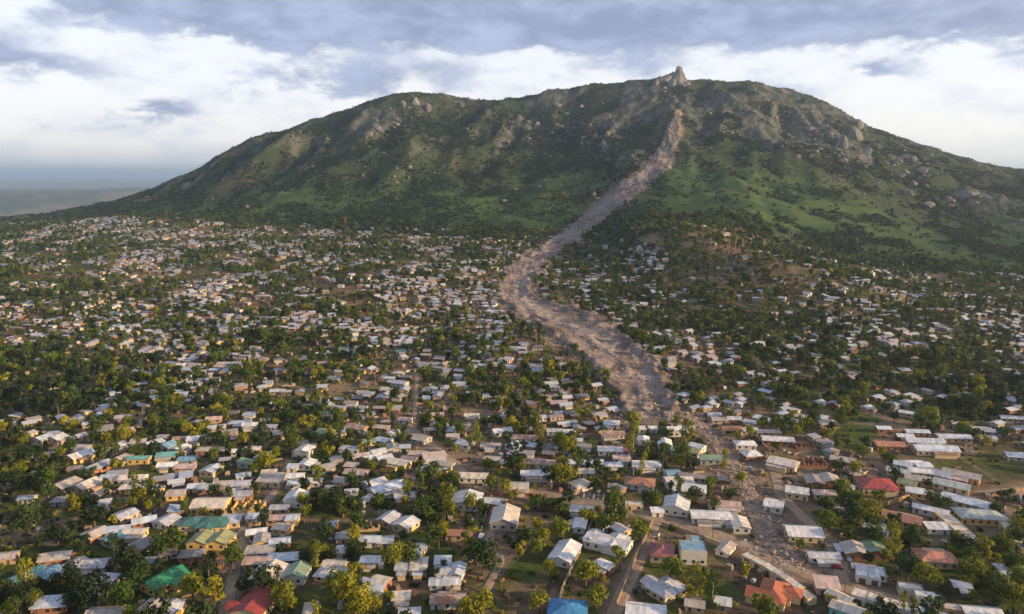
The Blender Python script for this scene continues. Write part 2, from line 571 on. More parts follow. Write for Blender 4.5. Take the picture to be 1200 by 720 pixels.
def mat_wall():
    k = Mat('rendered_wall', 0.9, 0.2)
    oi = k.node('ShaderNodeObjectInfo')
    n = k.noise(0.9, 6, 0.7); n2 = k.noise(5.0, 4, 0.6)
    f = k.range(k.math('ADD', k.math('MULTIPLY', n, 0.6), k.math('MULTIPLY', n2, 0.4)), 0.3, 0.7, 0.72, 1.12)
    s = k.node('ShaderNodeVectorMath', operation='SCALE'); k.L.new(oi.outputs['Color'], s.inputs[0]); k.L.new(f, s.inputs['Scale'])
    k.color(s.outputs[0]); k.bump(n2, 0.2, 0.03)
    return k.m


def mat_flat(name, c, rough=0.8, spec=0.3, var=0.25, scale=1.5):
    k = Mat(name, rough, spec)
    n = k.noise(scale, 5, 0.6)
    k.color(k.mix(n, tuple(q * (1 - var) for q in c) + (1,), tuple(min(1, q * (1 + var)) for q in c) + (1,)))
    return k.m


def mat_leaf(name, lo, mid, hi, trans=0.25):
    k = Mat(name, 0.75, 0.25)
    oi = k.node('ShaderNodeObjectInfo')
    n = k.noise(0.8, 3, 0.5)
    r = k.node('ShaderNodeValToRGB')
    r.color_ramp.elements[0].color = lo + (1,); r.color_ramp.elements[1].color = hi + (1,)
    e = r.color_ramp.elements.new(0.5); e.color = mid + (1,)
    k.L.new(oi.outputs['Random'], r.inputs[0])
    f = k.range(n, 0.3, 0.7, 0.65, 1.4)
    s = k.node('ShaderNodeVectorMath', operation='SCALE'); k.L.new(r.outputs[0], s.inputs[0]); k.L.new(f, s.inputs['Scale'])
    k.color(s.outputs[0])
    tr = k.node('ShaderNodeBsdfTranslucent'); k.L.new(s.outputs[0], tr.inputs[0])
    mx = k.node('ShaderNodeMixShader'); mx.inputs[0].default_value = trans
    k.L.new(k.b.outputs[0], mx.inputs[1]); k.L.new(tr.outputs[0], mx.inputs[2])
    k.L.new(mx.outputs[0], k.N['Material Output'].inputs[0])
    return k.m


def mat_rock(name, a, b, scale=0.35):
    k = Mat(name, 0.9, 0.2)
    n = k.noise(scale, 7, 0.65); n2 = k.noise(scale * 0.25, 4, 0.6)
    k.color(k.mix(k.range(k.math('ADD', k.math('MULTIPLY', n, 0.6), k.math('MULTIPLY', n2, 0.4)), 0.35, 0.65), a + (1,), b + (1,)))
    k.bump(n, 0.6, 0.8)
    return k.m


M_LAND = mat_land()
M_ROOF = mat_roof(); M_ROOF_FAR = mat_roof('Col')
M_WALL = mat_wall()
M_DOOR = mat_flat('door_paint', (0.10, 0.07, 0.05), 0.6)
M_GLASS = mat_flat('window_dark', (0.03, 0.035, 0.04), 0.2, 0.5)
M_SLIDE = mat_rock('slide_mud', (0.155, 0.105, 0.082), (0.30, 0.225, 0.18), 0.12)
M_ROAD = mat_rock('dirt_track', (0.19, 0.14, 0.10), (0.31, 0.235, 0.175), 0.3)
M_ROCK = mat_rock('pale_rock', (0.065, 0.064, 0.066), (0.205, 0.195, 0.195), 0.22)
M_RUBBLE = mat_rock('rubble_rock', (0.17, 0.125, 0.10), (0.38, 0.31, 0.26), 0.5)
M_BARK = mat_flat('bark', (0.10, 0.075, 0.055), 0.9)
M_BARK_PALE = mat_flat('pale_bark', (0.38, 0.31, 0.23), 0.85)
M_LEAF = mat_leaf('leaf', (0.024, 0.052, 0.010), (0.055, 0.092, 0.014), (0.120, 0.145, 0.018))
M_LEAF_Y = mat_leaf('yellow_leaf', (0.13, 0.155, 0.014), (0.19, 0.195, 0.016), (0.25, 0.225, 0.018))
M_LEAF_D = mat_leaf('dark_leaf', (0.014, 0.030, 0.011), (0.024, 0.044, 0.014), (0.040, 0.060, 0.018))
M_SHRUB = mat_leaf('mountain_shrub', (0.013, 0.026, 0.012), (0.024, 0.042, 0.016), (0.048, 0.070, 0.022), 0.15)

# ------------------------------------------------------------------ ground, slide, roads
def land_colour(X, Y, Z):
    u, v, _ = project(X, Y, Z)
    f = table(FRAC_T, X, Y)
    td = grid_lookup(TREE_D, u, v) / 9.0
    n_a = fbm(X / 9, Y / 9, 4, 101); n_b = fbm(X / 45, Y / 45, 4, 111); n_c = fbm(X / 160, Y / 220, 4, 121)
    soil = np.array((0.165, 0.112, 0.078)); soil2 = np.array((0.085, 0.060, 0.043))
    grass = np.array((0.060, 0.072, 0.018)); scrub = np.array((0.034, 0.044, 0.015))
    q = lambda w, a, b: a + (b - a) * w[..., None]
    one = np.ones(X.shape + (3,))
    c = q(sstep(0.35, 0.65, n_a), one * soil2, one * soil)
    veg = sstep(0.46, 0.62, n_b * 0.50 + n_a * 0.32 + td * 0.26 - 0.05 * (v > 480))
    c = q(veg, c, q(sstep(0.35, 0.6, n_a), one * scrub, one * grass))
    # mountain cover: grass aprons, dark scrub in the gullies and on top, bare rock
    mg = q(sstep(0.38, 0.62, n_b), one * np.array((0.026, 0.050, 0.017)), one * np.array((0.054, 0.084, 0.024)))
    md = q(n_a, one * np.array((0.014, 0.024, 0.011)), one * np.array((0.036, 0.044, 0.018)))
    hi = sstep(0.18, 0.50, f + 0.5 * (n_c - 0.5) + 0.25 * (n_b - 0.5))
    right_apron = np.exp(-(((u - 850) / 150) ** 2 + ((v - 245) / 45) ** 2))
    left_apron = np.exp(-(((u - 620) / 110) ** 2 + ((v - 245) / 30) ** 2)) + 0.9 * np.exp(-(((u - 400) / 170) ** 2 + ((v - 235) / 26) ** 2))
    thick = fbm(X / 40, Y / 60, 4, 531)
    hi = np.clip(hi * 0.72 + 0.75 * sstep(0.46, 0.60, thick), 0, 1)
    hi = np.clip(hi - 0.8 * right_apron - 0.6 * left_apron, 0, 1)
    m = q(hi, mg, md)
    brown = sstep(0.5, 0.75, fbm(X / 90, Y / 60, 3, 131)) * sstep(0.15, 0.5, f)
    m = q(brown * 0.45, m, one * np.array((0.060, 0.052, 0.030)))
    # bare rock where the ground is craggy
    e = 6.0
    sl = np.hypot(height(X + e, Y) - height(X - e, Y), height(X, Y + e) - height(X, Y - e)) / (2 * e)
    rk = sstep(0.85, 1.25, sl + 0.7 * (n_a - 0.5)) * sstep(0.25, 0.5, f)
    m = q(rk * 0.8, m, one * np.array((0.085, 0.086, 0.084)))
    rz_ = rock_zone(X, Y, f) * sstep(0.42, 0.56, 0.5 * n_a + 0.5 * fbm(X / 5, Y / 5, 3, 133))
    m = q(rz_ * 0.7, m, q(n_a, one * np.array((0.048, 0.051, 0.053)), one * np.array((0.135, 0.132, 0.134))))
    c = q(sstep(-0.02, 0.10, f + 0.12 * (n_b - 0.5)), c, m)
    # open lots
    for (a, b, ra, rb, col, k) in LOTS:
        w = np.exp(-(((u - a) / ra) ** 2 + ((v - b) / rb) ** 2) ** 2) * k * sstep(0.2, 0.5, n_a + 0.2)
        c = q(w, c, one * np.array(col))
    # knoll and its bare earth
    r2 = ((X - KNOLL[0]) / 80) ** 2 + ((Y - KNOLL[1] + 30) / 60) ** 2
    c = q(np.exp(-r2) * sstep(0.50, 0.62, n_b) * 0.4, c, one * np.array((0.17, 0.12, 0.08)))
    lm = np.clip(lane_mask(X, Y), 0, 1) * (f < 0.02) * (v < 640)
    c = q(sstep(0.0, 0.6, lm) * 0.8, c, one * np.array((0.175, 0.125, 0.09)))
    # mud beside the slide and trodden earth along the roads
    sd = slide_dist(X, Y)
    c = q((1 - sstep(-2, 10, sd + 16 * (n_a - 0.5) + 30 * (n_b - 0.5))) * (Y < 2300), c, one * np.array((0.20, 0.150, 0.120)))
    rd = road_dist(X, Y)
    cd_ = road_dist(X, Y, ('debris_channel',))
    c = q((1 - sstep(0, 14, cd_ + 18 * (n_b - 0.5) + 10 * (n_a - 0.5))) * 0.85, c, q(n_a, one * np.array((0.11, 0.08, 0.064)), one * np.array((0.20, 0.15, 0.118))))
    c = q((1 - sstep(-1, 4.5, rd + 5 * (n_a - 0.5))) * 0.9, c, one * np.array((0.17, 0.122, 0.09)))
    # plains beyond
    far = sstep(2300, 3200, Y) + sstep(1.15, 1.6, f) * (Y > 1500)
    far = np.clip(far, 0, 1)
    pf = fbm(X / 260, Y / 420, 4, 141)
    pl = q(sstep(0.35, 0.65, pf), one * np.array((0.05, 0.062, 0.032)), one * np.array((0.15, 0.135, 0.085)))
    return q(far, c, pl)


LOTS = [(640, 622, 34, 18, (0.16, 0.115, 0.075), 0.9), (615, 665, 40, 20, (0.045, 0.065, 0.014), 0.95), (1010, 505, 34, 20, (0.055, 0.080, 0.018), 1.0),
        (1172, 545, 40, 22, (0.060, 0.068, 0.022), 0.95), (845, 695, 22, 14, (0.05, 0.075, 0.015), 0.9), (527, 650, 18, 9, (0.05, 0.08, 0.016), 0.9),
        (480, 688, 24, 10, (0.21, 0.115, 0.085), 0.9), (1050, 512, 22, 18, (0.24, 0.135, 0.085), 0.8), (900, 560, 60, 24, (0.215, 0.160, 0.118), 0.9),
        (890, 620, 60, 22, (0.185, 0.135, 0.10), 0.9), (955, 665, 40, 20, (0.18, 0.13, 0.10), 0.9), (1185, 612, 26, 16, (0.30, 0.235, 0.16), 0.9), (1128, 612, 20, 10, (0.34, 0.26, 0.17), 0.9),
        (20, 405, 40, 12, (0.26, 0.15, 0.085), 0.7), (140, 405, 40, 14, (0.22, 0.15, 0.095), 0.7), (170, 318, 40, 12, (0.30, 0.19, 0.125), 0.6),
        (850, 290, 22, 8, (0.28, 0.16, 0.10), 0.8), (560, 530, 40, 20, (0.165, 0.118, 0.085), 0.8), (255, 655, 45, 8, (0.27, 0.13, 0.06), 0.7),
        (660, 640, 22, 30, (0.055, 0.075, 0.018), 0.8), (1080, 305, 60, 10, (0.03, 0.045, 0.014), 0.8)]


def build_land():
    t = np.concatenate([np.linspace(-2.1, -0.86, 26)[:-1], np.linspace(-0.86, 0.86, 560), np.linspace(0.86, 2.1, 26)[1:]])
    d = np.concatenate([np.geomspace(60, 230, 36)[:-1], np.geomspace(230, 2500, 560), np.geomspace(2500, 85000, 70)[1:]])
    X = d[:, None] * t[None, :]; Y = np.repeat(d[:, None], len(t), 1)
    Z = height(X, Y)
    # the slide sits in a shallow trough, roads lie in the ground
    C = land_colour(X, Y, Z)
    nr, nc = X.shape
    V = np.stack([X, Y, Z], -1).reshape(-1, 3)
    i = np.arange(nr * nc).reshape(nr, nc)
    Q = np.stack([i[:-1, :-1], i[:-1, 1:], i[1:, 1:], i[1:, :-1]], -1).reshape(-1, 4)
    o = link('terrain', fast_mesh('terrain', V, Q, M_LAND, True, C.reshape(-1, 3)))
    tag(o, 'township ground rising into a green rocky mountain', 'terrain', kind='structure')
    # ground behind and under the viewpoint
    g = np.linspace(-3000, 3000, 31); gy = np.linspace(-3000, 200, 20)
    X, Y = np.meshgrid(g, gy); Z = np.full_like(X, -2.5)
    nr, nc = X.shape; i = np.arange(nr * nc).reshape(nr, nc)
    Q = np.stack([i[:-1, :-1], i[:-1, 1:], i[1:, 1:], i[1:, :-1]], -1).reshape(-1, 4)
    C = np.tile(np.array((0.07, 0.07, 0.035)), (nr * nc, 1))
    o = link('ground', fast_mesh('ground', np.stack([X, Y, Z], -1).reshape(-1, 3), Q, M_LAND, True, C))
    tag(o, 'flat ground continuing past the township', 'ground', kind='structure')


def slide_colour(s, w, X, Y):
    """streaks of dried pale mud, darker wet mud and stones drawn out along the flow"""
    wd = np.clip(w + 0.10 * (fbm(s / 14, w * 3, 2, 231) - 0.5), -0.2, 1.2)
    st = 0.35 * fbm(s / 26, wd * 7, 4, 241) + 0.65 * fbm(X / 20, Y / 26, 4, 243); fine = fbm(X / 5, Y / 5, 3, 251)
    a = np.array((0.098, 0.076, 0.068)); b = np.array((0.225, 0.182, 0.165)); c = np.array((0.34, 0.285, 0.245))
    q = lambda f, p, r: p + (r - p) * f[..., None]
    one = np.ones(X.shape + (3,))
    col = q(sstep(0.36, 0.62, st * 0.6 + fine * 0.4), one * a, one * b)
    lower = sstep(110, 150, s) * (1 - sstep(215, 250, s))
    band = np.exp(-((wd - 0.62 + 0.10 * np.sin(s / 22)) / 0.16) ** 2) * lower * sstep(0.3, 0.55, st)
    col = q(band * 0.6, col, one * c)
    dark = np.exp(-((wd - 0.30) / 0.10) ** 2) * lower * 0.35
    col = q(dark, col, one * np.array((0.15, 0.115, 0.105)))
    col = q((1 - sstep(60, 120, s)) * 0.7, col, col * np.array((0.74, 0.80, 0.86)))  # upper track greyed and darkened in colour, offsetting the warm sun on it
    return q(1 - sstep(12, 40, s), col, col * np.array((0.55, 0.60, 0.64)))  # tip facing the sun: shade put into its colour as well


def mat_slide():
    k = Mat('landslide_mud', 0.9, 0.2)
    at = k.node('ShaderNodeAttribute', attribute_name='Col').outputs['Color']
    n = k.noise(0.5, 6, 0.7)
    s = k.node('ShaderNodeVectorMath', operation='SCALE'); k.L.new(at, s.inputs[0]); k.L.new(k.range(n, 0.3, 0.7, 0.5, 1.45), s.inputs['Scale'])
    k.color(s.outputs[0]); k.bump(n, 0.8, 0.9)
    return k.m


M_SLIDE2 = mat_slide()


def build_slide():
    n = 520; m = 64
    s = np.linspace(0, len(SF) - 1, n); i = np.clip(s.astype(int), 0, len(SF) - 2); f = (s - i)[:, None]
    P = SF[i] * (1 - f) + SF[i + 1] * f
    w = np.linspace(-0.32, 1.32, m)
    X = P[:, 0:1] + (P[:, 2:3] - P[:, 0:1]) * w; Y = P[:, 1:2] + (P[:, 3:4] - P[:, 1:2]) * w
    e = np.minimum(w, 1 - w)[None, :] * 2.0 + 0 * X
    wid = np.hypot(P[:, 0] - P[:, 2], P[:, 1] - P[:, 3])[:, None]
    mask = e + (0.75 + 0.75 * (s < 190))[:, None] * (fbm(X / 22, Y / 22, 3, 201) - 0.5) + 0.5 * (fbm(X / 6, Y / 6, 3, 205) - 0.5) + 0.10
    lift = np.clip(mask * 3.5, -2.5, 0.7)
    endf = sstep(0, 14, np.arange(n)[:, None].astype(float)) * sstep(0, 16, (n - 1 - np.arange(n))[:, None].astype(float))
    lift = lift * endf - (1 - endf) * 1.8
    rough = 3.4 * (fbm(X / 8, Y / 8, 5, 211, 0.6) - 0.5) + 0.9 * (ridged(s[:, None] / 30 + 0 * X, (w[None, :] + 0 * X) * 6, 3, 221) - 0.6)
    Z = height(X, Y) + lift + np.where(mask > 0.1, rough, rough * 0.3 - 0.3) + 0.8 * (mask > 0.1) + (2.2 * np.exp(-((mask - 0.28) / 0.14) ** 2) - 1.6 * np.exp(-((mask - 0.95) / 0.22) ** 2)) * (0.4 + 0.6 * sstep(90, 150, s))[:, None] * endf
    V = np.stack([X, Y, Z], -1).reshape(-1, 3)
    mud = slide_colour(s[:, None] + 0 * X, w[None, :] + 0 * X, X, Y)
    k = np.arange(n * m).reshape(n, m)
    Q = np.stack([k[:-1, :-1], k[1:, :-1], k[1:, 1:], k[:-1, 1:]], -1).reshape(-1, 4)
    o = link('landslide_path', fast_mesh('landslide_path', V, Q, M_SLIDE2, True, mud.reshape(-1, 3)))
    tag(o, 'broad brown mud and rock slide running down from the summit into the township', 'landslide', kind='structure')


def ribbon(name, pts, hw, mat, label, lift=0.22):
    seg = np.hypot(*np.diff(pts, axis=0).T); cs = np.concatenate([[0], np.cumsum(seg)])
    n = max(8, int(cs[-1] / 2.0)); s = np.linspace(0, cs[-1], n)
    x = np.interp(s, cs, pts[:, 0]); y = np.interp(s, cs, pts[:, 1])
    for _ in range(6):
        x[1:-1] = (x[:-2] + 2 * x[1:-1] + x[2:]) / 4; y[1:-1] = (y[:-2] + 2 * y[1:-1] + y[2:]) / 4
    tx, ty = np.gradient(x), np.gradient(y); l = np.hypot(tx, ty) + 1e-9
    nx, ny = -ty / l, tx / l
    m = 9; w = np.linspace(-1, 1, m)
    wob = hw * (0.85 + 0.5 * (fbm(x / 9, y / 9, 2, 301) - 0.2))[:, None]
    X = x[:, None] + nx[:, None] * w * wob; Y = y[:, None] + ny[:, None] * w * wob
    Z = height(X, Y) + lift - (np.abs(w) > 0.9) * 0.6 - 0.10 * np.exp(-((np.abs(w) - 0.45) / 0.15) ** 2) + 0.08 * (fbm(X / 2.2, Y / 2.2, 2, 311) - 0.5)
    k = np.arange(n * m).reshape(n, m)
    Q = np.stack([k[:-1, :-1], k[:-1, 1:], k[1:, 1:], k[1:, :-1]], -1).reshape(-1, 4)
    o = link(name, fast_mesh(name, np.stack([X, Y, Z], -1).reshape(-1, 3), Q, mat, True))
    return tag(o, label, 'road', kind='structure')


build_land()
build_slide()
for nm, p, hw in ROAD_LINES:
    if nm == 'dirt_road':
        ribbon(nm, p, hw, M_ROAD, 'rutted brown dirt road between the houses')
    else:
        ribbon(nm, p, hw, M_SLIDE, 'narrow channel of mud and stones below the slide', 0.35)


# ------------------------------------------------------------------ houses
ROOFC = {  # colour, rust, words
    'z': ((0.40, 0.41, 0.45), 0.12, 'grey iron'), 'w': ((0.58, 0.585, 0.60), 0.05, 'white iron'), 'bw': ((0.46, 0.51, 0.58), 0.0, 'pale blue'),
    't': ((0.42, 0.37, 0.33), 0.25, 'tan'), 'r': ((0.44, 0.40, 0.37), 0.62, 'rust streaked'), 'd': ((0.24, 0.22, 0.22), 0.3, 'dark grey'),
    'c': ((0.56, 0.50, 0.43), 0.06, 'cream'), 'pk': ((0.48, 0.35, 0.31), 0.15, 'faded pink'), 'g': ((0.025, 0.20, 0.085), 0.0, 'bright green'),
    'gg': ((0.20, 0.29, 0.20), 0.05, 'faded green'), 'dg': ((0.05, 0.15, 0.135), 0.0, 'dark teal'), 'te': ((0.13, 0.31, 0.29), 0.0, 'pale teal'),
    'b': ((0.045, 0.20, 0.42), 0.0, 'bright blue'), 'lb': ((0.16, 0.30, 0.40), 0.05, 'light blue'), 'R': ((0.27, 0.045, 0.042), 0.0, 'red'),
    'm': ((0.27, 0.085, 0.085), 0.0, 'maroon'), 'o': ((0.33, 0.10, 0.045), 0.0, 'orange tiled'), 'oc': ((0.25, 0.26, 0.13), 0.0, 'ochre green'),
    'gt': ((0.33, 0.37, 0.36), 0.03, 'greyish green'), 'tc': ((0.40, 0.18, 0.12), 0.0, 'terracotta'), 'rr': ((0.36, 0.17, 0.11), 0.75, 'rusty orange')}
WALLC = {'w': ((0.58, 0.55, 0.51), 'white'), 'c': ((0.55, 0.44, 0.28), 'cream'), 'y': ((0.58, 0.40, 0.16), 'yellow'), 'k': ((0.30, 0.15, 0.09), 'brick'),
         't': ((0.36, 0.26, 0.18), 'tan mud'), 'g': ((0.34, 0.32, 0.30), 'grey block'), 'p': ((0.50, 0.36, 0.30), 'pinkish'), 'q': ((0.16, 0.42, 0.40), 'turquoise')}


def roof_geo(kind, L, W, h, pitch, ov=0.45, th=0.16):
    """roof shell (verts, faces) over a plan L x W with its eaves at height h"""
    a, b = L / 2 + ov, W / 2 + ov
    e = h - ov * pitch
    rz = h + (W / 2) * pitch
    if kind == 'gable':
        top = [(-a, -b, e), (a, -b, e), (a, 0, rz), (-a, 0, rz), (a, b, e), (-a, b, e)]
        polys = [(0, 1, 2, 3), (3, 2, 4, 5)]; rim = [0, 1, 2, 4, 5, 3]
    elif kind == 'hip':
        r = max(0.3, a - b)
        top = [(-a, -b, e), (a, -b, e), (a, b, e), (-a, b, e), (-r, 0, rz), (r, 0, rz)]
        polys = [(0, 1, 5, 4), (1, 2, 5), (2, 3, 4, 5), (3, 0, 4)]; rim = [0, 1, 2, 3]
    else:   # shed
        lo = h - ov * pitch * 0.5; hi_ = h + W * pitch * 0.55
        top = [(-a, -b, lo), (a, -b, lo), (a, b, hi_), (-a, b, hi_)]
        polys = [(0, 1, 2, 3)]; rim = [0, 1, 2, 3]
    n = len(top)
    V = top + [(x, y, z - th) for x, y, z in top]
    Fs = list(polys) + [tuple(reversed([i + n for i in p])) for p in polys]
    for i, j in zip(rim, rim[1:] + rim[:1]):
        Fs.append((i, i + n, j + n, j))
    if kind in ('gable', 'hip') and 7 < L < 11:   # ridge capping
        k = len(V); r = a if kind == 'gable' else max(0.3, a - b)
        s = 0.16
        V += [(-r, -s, rz - s * pitch + 0.03), (r, -s, rz - s * pitch + 0.03), (r, 0, rz + 0.06), (-r, 0, rz + 0.06), (r, s, rz - s * pitch + 0.03), (-r, s, rz - s * pitch + 0.03)]
        Fs += [(k, k + 1, k + 2, k + 3), (k + 3, k + 2, k + 4, k + 5)]
    return V, Fs


def wall_geo(kind, L, W, h, pitch, sink=1.8):
    a, b = L / 2, W / 2
    t = h - 0.1
    if kind == 'gable':
        rz = h + b * pitch - 0.12
        V = [(-a, -b, -sink), (a, -b, -sink), (a, b, -sink), (-a, b, -sink), (-a, -b, t), (a, -b, t), (a, b, t), (-a, b, t), (-a, 0, rz), (a, 0, rz)]
        return V, [(0, 1, 5, 4), (2, 3, 7, 6), (1, 2, 6, 9, 5), (3, 0, 4, 8, 7)]
    if kind == 'shed':
        hi_ = h + W * pitch * 0.55 - 0.12
        V = [(-a, -b, -sink), (a, -b, -sink), (a, b, -sink), (-a, b, -sink), (-a, -b, t), (a, -b, t), (a, b, hi_), (-a, b, hi_)]
        return V, [(0, 1, 5, 4), (1, 2, 6, 5), (2, 3, 7, 6), (3, 0, 4, 7)]
    V = [(-a, -b, -sink), (a, -b, -sink), (a, b, -sink), (-a, b, -sink), (-a, -b, t), (a, -b, t), (a, b, t), (-a, b, t)]
    return V, [(0, 1, 5, 4), (1, 2, 6, 5), (2, 3, 7, 6), (3, 0, 4, 7)]


def box_geo(x0, x1, y0, y1, z0, z1):
    V = [(x0, y0, z0), (x1, y0, z0), (x1, y1, z0), (x0, y1, z0), (x0, y0, z1), (x1, y0, z1), (x1, y1, z1), (x0, y1, z1)]
    return V, [(0, 3, 2, 1), (4, 5, 6, 7), (0, 1, 5, 4), (1, 2, 6, 5), (2, 3, 7, 6), (3, 0, 4, 7)]


def prism(profile, y0, y1):
    n = len(profile)
    V = [(a, y0, b) for a, b in profile] + [(a, y1, b) for a, b in profile]
    return V, [tuple(reversed(range(n))), tuple(range(n, 2 * n))] + [(i, (i + 1) % n, n + (i + 1) % n, n + i) for i in range(n)]


PANEL_CACHE = {}


def panel(name, w, hh, mat):
    k = (name, round(w, 1), round(hh, 1))
    if k not in PANEL_CACHE:
        V, Fs = box_geo(-w / 2, w / 2, -0.05, 0.05, 0, hh)
        PANEL_CACHE[k] = mesh_of(name, V, Fs, mat)
    return PANEL_CACHE[k]


def xf(V, dx, dy, rz):
    c, s = math.cos(rz), math.sin(rz)
    return [(x * c - y * s + dx, x * s + y * c + dy, z) for x, y, z in V]


HOUSES = []       # x, y, radius of everything built, for clearances


def roofless(h, V, Fs, L, W, hh):
    """open masonry: a ring of thick walls with window gaps left out at the top"""
    t = 0.35
    out_v, out_f = [], []

    def add(g):
        k = len(out_v); out_v.extend(g[0]); out_f.extend([tuple(i + k for i in f) for f in g[1]])
    a, b = L / 2, W / 2
    n = max(3, int(L / 2.2))
    for sy in (-1, 1):
        y0 = sy * b
        add(box_geo(-a, a, y0 - t / 2, y0 + t / 2, -1.5, hh * 0.45))
        for i in range(n + 1):
            x = -a + L * i / n
            add(box_geo(x - 0.45, x + 0.45, y0 - t / 2 - 0.003, y0 + t / 2 + 0.003, hh * 0.45, hh * (0.85 + 0.15 * random.random())))
    m_ = max(2, int(W / 3))
    for x0 in [-a, a] + [-a + L * q for q in (0.33, 0.67)]:
        add(box_geo(x0 - t / 2 - 0.004, x0 + t / 2 + 0.004, -b + t / 2, b - t / 2, -1.5, hh * (0.7 + 0.25 * random.random())))
    return out_v, out_f


def make_house(x, y, L, W, rot, kind, roof, wall, h, label, group, wings=(), pitch=None, name='house', z=None, detail=True):
    pitch = pitch or random.choice((0.24, 0.30, 0.36))
    z = gz(x, y) if z is None else z
    rz = R(rot)
    root = bpy.data.objects.new(name, None); COL.objects.link(root)
    root.location = (x, y, z); root.rotation_euler = (0, 0, rz)
    root.empty_display_size = 0.5
    tag(root, label, 'house' if name == 'house' else name.split('_')[-1], group)
    wc = WALLC[wall][0]; j = 0.9 + 0.2 * random.random()
    wcol = tuple(q * j for q in wc) + (1,)
    if kind == 'open':
        V, Fs = roofless(root, [], [], L, W, h)
        link('wall', mesh_of('wall', V, Fs, M_WALL), root, color=wcol)
        HOUSES.append((x, y, max(L, W) * 0.55))
        return root
    rc, rust, _ = ROOFC[roof]; j = 0.88 + 0.2 * random.random()
    rcol = tuple(min(0.9, q * j) for q in rc) + (1.0 - rust,)
    vols = [(0, 0, L, W, 0, kind)] + list(wings)
    if not wings and kind != 'flat' and random.random() < 0.42 and L > 5.5:
        sd = random.choice((-1, 1))
        vols.append((L * random.uniform(-0.15, 0.15), sd * (W / 2 + 1.15), L * random.uniform(0.4, 0.75), 2.4, 0 if sd < 0 else 180, 'shed'))
    for i, (dx, dy, l, w, ra, kd) in enumerate(vols):
        hh = h - 0.07 * i
        if i and not wings:
            hh = h - 0.75
            rk = ROOFC[random.choice(('t', 'z', 'r', 'd'))]; rcol = rk[0] + (1 - rk[1],)
        if kd == 'flat':
            V, Fs = wall_geo('hip', l, w, hh + 0.35, 0)
            link('wall', mesh_of('wall', xf(V, dx, dy, R(ra)), Fs, M_WALL), root, color=wcol)
            V, Fs = box_geo(-l / 2 + 0.2, l / 2 - 0.2, -w / 2 + 0.2, w / 2 - 0.2, hh - 0.15, hh + 0.02)
            link('roof', mesh_of('roof', xf(V, dx, dy, R(ra)), Fs, M_ROOF), root, color=rcol)
            continue
        V, Fs = wall_geo(kd, l, w, hh, pitch)
        link('wall', mesh_of('wall', xf(V, dx, dy, R(ra)), Fs, M_WALL), root, color=wcol)
        V, Fs = roof_geo(kd, l, w, hh, pitch)
        rf = link('roof', mesh_of('roof', xf(V, dx, dy, R(ra)), Fs, M_ROOF), root, color=rcol)
        if kd in ('gable', 'hip') and l >= 11:
            top = hh + w / 2 * pitch; r_ = l / 2 + 0.45 if kd == 'gable' else max(0.3, (l - w) / 2)
            V, Fs = prism([(-0.24, top - 0.24 * pitch + 0.02), (0.24, top - 0.24 * pitch + 0.02), (0.0, top + 0.09)], -r_, r_)
            link('ridge_cap', mesh_of('ridge_cap', xf([(b_, -a_, c_) for a_, b_, c_ in V], dx, dy, R(ra)), Fs, M_ROOF), rf, color=tuple(min(0.9, q * 1.12) for q in rcol[:3]) + (1,))
        HOUSES.append((x + dx * math.cos(rz) - dy * math.sin(rz), y + dx * math.sin(rz) + dy * math.cos(rz), max(l, w) * 0.5))
    if not detail:
        return root
    # doors and windows on the sides that face the viewpoint
    for side in range(4):
        nrm = (rz - math.pi / 2) if side == 0 else (rz + math.pi / 2) if side == 1 else rz if side == 2 else rz + math.pi
        facing = math.cos(nrm) * (-x) + math.sin(nrm) * (-y)
        if facing <= 0.25 * math.hypot(x, y):
            continue
        ln, off = (L, W / 2) if side < 2 else (W, L / 2)
        rr = 0 if side < 2 else math.pi / 2
        sg = -1 if side in (0, 3) else 1
        k = max(1, int(ln / 3.1))
        door_at = random.randrange(k) if side < 2 else -1
        for i in range(k):
            s = -ln / 2 + ln * (i + 0.5) / k
            px, py = (s, sg * (off + 0.01)) if side < 2 else (sg * (off + 0.01), s)
            if i == door_at:
                o = link('door', panel('door', 1.0, 2.0, M_DOOR), root, (px, py, 0.02), rr)
            else:
                o = link('window', panel('window', 1.2, 1.1, M_GLASS), root, (px, py, min(1.0, h - 1.5)), rr)
    return root


